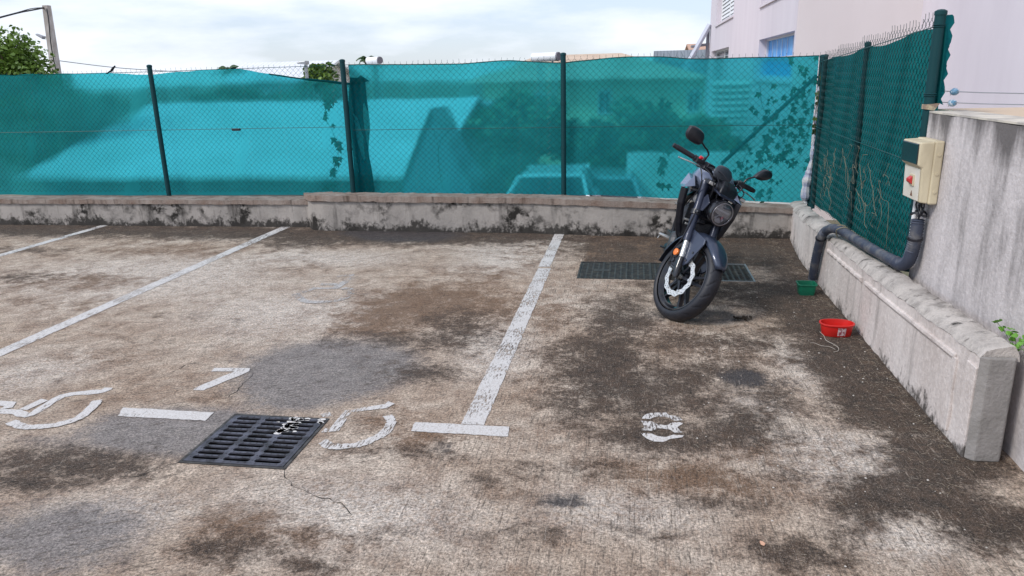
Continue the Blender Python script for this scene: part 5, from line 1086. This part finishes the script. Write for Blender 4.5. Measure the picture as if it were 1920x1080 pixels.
# utility pole, cables, bird
pt, pb = P3(87, 10, 20), P3(113, 190, 20)
up_ = empty('utility_pole', (pb.x+.2, 20, TZ), 'tall concrete utility pole with a small lamp arm at top left', 'utility pole')
def polep(z): return pt.x+(pb.x-pt.x)*(pt.z-z)/(pt.z-pb.z)
mb = MB(); mb.loft([[(polep(TZ)-.17, 19.88, TZ), (polep(TZ)+.17, 19.88, TZ), (polep(TZ)+.17, 20.12, TZ), (polep(TZ)-.17, 20.12, TZ)], [(pt.x-.085, 19.92, pt.z), (pt.x+.085, 19.92, pt.z), (pt.x+.085, 20.08, pt.z), (pt.x-.085, 20.08, pt.z)]])
rel(mb.build('shaft', mat('weathered_concrete', (.56, .52, .49), .9, noise=(5, (.38, .34, .31), .42, .6, (1, 1, .3))), bevel=.015), up_)
mb = MB(); mb.tube(spline([(polep(z)+.10+.02*math.sin(z*4), 19.86, z) for z in np.linspace(1.0, pt.z-.1, 9)], 3), .016, 5); rel(mb.build('cable_run', m_black), up_)
mb = MB(); c = P3(83, 72, 20); e = P3(72, 66, 20); mb.tube([(polep(c.z), 19.95, c.z-.03), tuple(c), tuple(e)], .022, 6); rel(mb.build('lamp_arm', m_galv), up_)
mb = MB(); mb.loft([[tuple(e+Vector((x, y, z))) for x, y, z in ((-.05, -.05, 0), (-.05, .05, 0), (-.05, .05, .05), (-.05, -.05, .04))], [tuple(e+Vector((x, y, z))) for x, y, z in ((.18, -.09, -.12), (.18, .09, -.12), (.18, .09, -.04), (.18, -.09, -.04))]]); rel(mb.build('lamp_head', mat('lamp_grey', (.3, .3, .33), .5), bevel=.01), up_)
mb = MB(); a = P3(86, 14, 20); mb.tube(spline([a, P3(60, 19, 19.5), P3(30, 25, 19), P3(-40, 44, 18)], 6), .022, 6); mb.tube(spline([a, P3(60, 16, 19.5), P3(30, 24, 19), P3(-40, 42, 18)], 6), .012, 5)
tag(mb.build('overhead_cable', m_black), 'thick black overhead cable from the pole top to the left edge', 'cable')
mb = MB(); mb.tube(spline([P3(112, 114, 20), P3(200, 125, 20.5), P3(275, 131, 21), P3(420, 139, 22)], 6), .012, 5); tag(mb.build('overhead_cable', m_galv), 'thin pale cable running right from the pole behind the fence', 'cable')
c = P3(211, 130, YL+.02); bd = empty('bird', (c.x, YL+.02, c.z-.03), 'small dark bird perched on the left net edge', 'bird')
mb = MB(); sec = []
for t, r_ in ((0, .004), (.12, .010), (.3, .020), (.5, .025), (.68, .022), (.80, .016), (.9, .0155), (.97, .010), (1.0, .003)):
    px_, pz_ = c.x-.045+.085*t, c.z-.030+.065*t**1.1; sec.append([(px_+r_*.4*math.cos(a), YL+.02+r_*.9*math.sin(a)*1., pz_+r_*math.cos(a)) for a in np.linspace(0, 2*math.pi, 13)[:-1]])
mb.loft(sec); mb.tube([(c.x+.036, YL+.02, c.z+.030), (c.x+.056, YL+.02, c.z+.028)], [.005, .001], 6); rel(mb.build('body', m_black, smooth=True), bd)
mb = MB(); mb.prism([(c.x-.035, YL+.01, c.z-.018), (c.x-.085, YL+.005, c.z-.050), (c.x-.082, YL+.035, c.z-.052), (c.x-.032, YL+.03, c.z-.020)], (0, 0, .004)); rel(mb.build('tail', m_black), bd)
mb = MB(); [mb.tube([(c.x+.005, YL+.02+q, c.z-.01), (c.x, YL+.02+q, c.z-.035)], .0018, 4) for q in (-.007, .007)]; rel(mb.build('leg', m_black), bd)['kind'] = 'stuff'
# ---- lavender building on the right
lb_ = empty('apartment_building', (6, 22, TZ), 'tall lavender rendered building with blue glass window at upper right', 'building')
XA_ = 4.0; YC = 20.5; HB = 13.
holes = []   # y0, y1, z0, z1, kind
def hole(px0, px1, py_top, py_bot, kind, pref):
    a = xp(px0, 100, XA_); b = xp(px1, 100, XA_); t = xp(pref, py_top, XA_); u = xp(pref, py_bot, XA_); holes.append((min(a[1], b[1]), max(a[1], b[1]), u[2], t[2], kind))
hole(1422, 1487, 58, 150, 'blue', 1487); hole(1334, 1366, 88, 160, 'grey', 1365); hole(1340, 1371, -40, 31, 'louvre', 1370); hole(1421, 1470, -80, 2, 'grey', 1440)
ycut = sorted({YC, 43.5, *[h[0] for h in holes], *[h[1] for h in holes]}); zcut = sorted({TZ, HB, *[h[2] for h in holes], *[h[3] for h in holes]})
mb = MB()
for i in range(len(ycut)-1):
    for k in range(len(zcut)-1):
        ym, zm = (ycut[i]+ycut[i+1])/2, (zcut[k]+zcut[k+1])/2
        if any(h[0] < ym < h[1] and h[2] < zm < h[3] for h in holes): continue
        mb.add([(XA_, ycut[i], zcut[k]), (XA_, ycut[i+1], zcut[k]), (XA_, ycut[i+1], zcut[k+1]), (XA_, ycut[i], zcut[k+1])], [(0, 1, 2, 3)])
D_ = .30
for y0, y1, z0, z1, kd in holes:
    v = [(XA_, y0, z0), (XA_, y1, z0), (XA_, y1, z1), (XA_, y0, z1)]; mb.add(v+[(p[0]+D_, p[1], p[2]) for p in v], [(0, 1, 5, 4), (1, 2, 6, 5), (2, 3, 7, 6), (3, 0, 4, 7)])
mb.add([(4, 43.5, TZ), (14, 43.5, TZ), (14, 43.5, HB), (4, 43.5, HB)], [(0, 1, 2, 3)]); mb.add([(14, 43.5, TZ), (14, 1, TZ), (14, 1, HB), (14, 43.5, HB)], [(0, 1, 2, 3)])
mb.add([(6.9, YC, TZ), (6.9, 1, TZ), (6.9, 1, HB), (6.9, YC, HB)], [(0, 1, 2, 3)]); mb.add([(6.9, 1, TZ), (14, 1, TZ), (14, 1, HB), (6.9, 1, HB)], [(0, 1, 2, 3)])
mb.add([(4, YC, HB), (4, 43.5, HB), (14, 43.5, HB), (14, 1, HB), (6.9, 1, HB), (6.9, YC, HB)], [(0, 1, 2, 3, 4, 5)])
rel(mb.build('wall', m_lav), lb_)
mb = MB(); mb.add([(4, YC, TZ), (6.9, YC, TZ), (6.9, YC, HB), (4, YC, HB)], [(0, 1, 2, 3)]); o = rel(mb.build('end_wall', mat('pink_grey_render', (.76, .69, .68), .9, noise=(.5, (.71, .64, .63), .4, .65, (1, 1, .3)), spec=.2)), lb_)
for y0, y1, z0, z1, kd in holes:
    xg = XA_+D_; fw = .09
    mb = MB(); mb.box(xg-.06, xg+.02, y0, y0+fw, z0, z1); mb.box(xg-.06, xg+.02, y1-fw, y1, z0, z1); mb.box(xg-.06, xg+.02, y0+fw, y1-fw, z1-fw*.6, z1); mb.box(xg-.06, xg+.02, y0+fw, y1-fw, z0, z0+fw)
    if kd == 'blue':
        zz = z1
        while zz > z0+.6: zz -= .60; mb.box(xg-.05, xg+.0, y0+fw, y1-fw, zz-.022, zz+.022)
        for k in range(1, 7): yy = y0+(y1-y0)*k/7; mb.box(xg-.006, xg-.002, yy-.018, yy+.018, z0+fw, z1-fw)
    else:
        mb.box(xg-.055, xg+.0, (y0+y1)/2-.06, (y0+y1)/2+.06, z0+fw, z1-fw)
    wn = rel(mb.build('window', m_frame if kd == 'blue' else m_white), lb_)
    if kd == 'blue': mb = MB(); mb.add([(xg+.001, y0, z0), (xg+.001, y1, z0), (xg+.001, y1, z1), (xg+.001, y0, z1)], [(0, 1, 2, 3)]); mb.build('pane', m_blueg, wn)
    else:
        mb = MB(); mb.add([(xg+.03, y0, z0), (xg+.03, y1, z0), (xg+.03, y1, z1), (xg+.03, y0, z1)], [(0, 1, 2, 3)]); mb.build('pane', m_dglass, wn)
        mb = MB(); zz = z0+.1
        while zz < z1-.1:
            mb.prism([(xg-.05, y0+fw, zz-.03), (xg-.04, y0+fw, zz-.03), (xg+.01, y0+fw, zz+(.15 if kd == 'louvre' else .05)), (xg+.0, y0+fw, zz+(.15 if kd == 'louvre' else .05))], (0, y1-y0-2*fw, 0)); zz += .17 if kd == 'louvre' else .20
        mb.build('louvre_slats', m_white if kd == 'louvre' else mat('grey_slat', (.45, .46, .47), .4), wn)
for y0, y1, z0, z1, kd in holes:
    mb = MB(); mb.box(XA_-.06, XA_+.02, y0-.1, y1+.1, z0-.10, z0-.012); rel(mb.build('sill', m_lav), lb_)
mb = MB(); mb.tube([(XA_-.12, 43.3, TZ), (XA_-.12, 43.3, xp(1327, 50, XA_)[2])], .09, 10); mb.tube([(XA_-.12, 43.3, 3.0), (XA_-1.0, 43.0, 2.9)], .08, 6); rel(mb.build('downpipe', mat('pipe_grey', (.22, .22, .25), .6)), lb_)
a, b = Vector(yp(1331, 46, 43)), Vector(yp(1296, 108, 43)); mb = MB(); mb.tube([a, b, b+(b-a)*.4], .14, 4); rel(mb.build('strut', mat('strut_grey', (.52, .54, .62), .6)), lb_)
mb = MB(); mb.tube([(6.86, 12.9, TZ), (6.86, 12.9, HB)], .035, 8); rel(mb.build('conduit_run', m_lav), lb_)
a, b = P3(1235, 100, 46), P3(1326, 108, 46)
gable('annex', 'dark grey annex roof left of the lavender building', 44.5, 50, a.x, b.x+1.5, b.z-1.2, a.z+.05, m_roofg, m_walld, 'x', cat='annex')
a, b = P3(1300, 101, 58), P3(1345, 83, 58)
gable('distant_house', 'small terracotta roof far off beside the grey strut', 58, 66, a.x, b.x+4, a.z, b.z+.1, m_terr, m_wallw, 'x')
# louvred white shed between the yellow house and the lavender building
a, b = P3(1338, 150, 20), P3(1402, 345, 20); rt = empty('louvred_screen', ((a.x+b.x)/2, 20, TZ), 'tall white louvred screen seen through the net left of the climbing vine', 'screen')
mb = MB(); mb.box(a.x, b.x, 20, 20.1, TZ, a.z); rel(mb.build('panel', m_wallw), rt); mb = MB(); zz = TZ+.2
while zz < a.z-.1: mb.prism([(a.x, 19.86, zz), (a.x, 19.90, zz), (a.x, 19.99, zz+.09), (a.x, 19.96, zz+.09)], (b.x-a.x, 0, 0)); zz += .16
rel(mb.build('louvre_slats', m_wallw), rt)
# parked cars below the lot, only their roofs and windscreens show through the net
def car(label, px, Y, mpaint, ztop):
    c = P3(px, 340, Y); z0 = ztop-1.46; rt = empty('parked_car', (c.x, Y+2, z0), label, 'car', 'cars parked below the far wall'); X0 = c.x; hw = .86
    mb = MB(); sec = []
    for y, w_, zb_, zt_ in ((0, .78, .35, .62), (.12, .84, .28, .78), (.5, hw, .25, .88), (1.15, hw, .25, .98), (3.3, hw, .25, 1.0), (3.9, hw, .25, .98), (4.1, .80, .3, .85)): sec.append([(X0-w_, Y+y, z0+zb_), (X0-w_, Y+y, z0+zt_*.85), (X0-w_*.9, Y+y, z0+zt_), (X0+w_*.9, Y+y, z0+zt_), (X0+w_, Y+y, z0+zt_*.85), (X0+w_, Y+y, z0+zb_)])
    mb.loft(sec); rel(mb.build('body', mpaint, smooth=True, angle=35, bevel=.02), rt)
    def sect(y, w0, zt_): return [(X0-w0, Y+y, z0+.95), (X0-w0*.82, Y+y, z0+zt_), (X0+w0*.82, Y+y, z0+zt_), (X0+w0, Y+y, z0+.95)]
    mb = MB(); mb.loft([[(X0-.58, Y+1.75, z0+1.40), (X0+.58, Y+1.75, z0+1.40), (X0+.56, Y+1.8, z0+1.46), (X0-.56, Y+1.8, z0+1.46)], [(X0-.60, Y+3.2, z0+1.40), (X0+.60, Y+3.2, z0+1.40), (X0+.55, Y+3.15, z0+1.46), (X0-.55, Y+3.15, z0+1.46)]])
    for s in (-1, 1):
        mb.tube([(X0+s*.78, Y+1.0, z0+.97), (X0+s*.60, Y+1.78, z0+1.42)], .035, 6); mb.tube([(X0+s*.60, Y+3.18, z0+1.42), (X0+s*.76, Y+3.85, z0+.98)], .05, 6); mb.tube([(X0+s*.78, Y+2.4, z0+.97), (X0+s*.60, Y+2.4, z0+1.42)], .03, 6)
    rel(mb.build('roof', mpaint, smooth=True, angle=35), rt)
    mb = MB(); mb.add([(X0-.75, Y+1.02, z0+.97), (X0+.75, Y+1.02, z0+.97), (X0+.58, Y+1.76, z0+1.41), (X0-.58, Y+1.76, z0+1.41)], [(0, 1, 2, 3)]); rel(mb.build('windscreen', m_dglass), rt)
    for s in (-1, 1): mb = MB(); mb.add([(X0+s*.77, Y+1.1, z0+.97), (X0+s*.77, Y+3.75, z0+.97), (X0+s*.60, Y+3.15, z0+1.41), (X0+s*.60, Y+1.8, z0+1.41)], [(0, 1, 2, 3)]); rel(mb.build('side_window', m_dglass), rt)
    for s in (-1, 1):
        mb = MB(); mb.box(X0+s*.62-.14, X0+s*.62+.14, Y-.01+.03, Y+.1, z0+.62, z0+.74); rel(mb.build('headlight', mat('car_lamp', (.7, .7, .7), .1), bevel=.02), rt)
        for y in (.8, 3.3): mb = MB(); mb.rev([(-.1, .2), (-.1, .29), (-.08, .31), (.08, .31), (.1, .29), (.1, .2)], 20, (X0+s*.78, Y+y, z0+.31), 'x'); rel(mb.build('wheel', m_rubber, smooth=True, angle=35), rt)
    return rt
car('white car below the far wall, left of the third fence post', 1008, 11.4, mat('car_white', (.75, .76, .77), .25, coat=.6), P3(1008, 336, 12.6).z)
car('silver car below the far wall, right of the third fence post', 1125, 13.2, mat('car_silver', (.45, .47, .48), .3, .5, coat=.6), P3(1125, 338, 14.6).z)
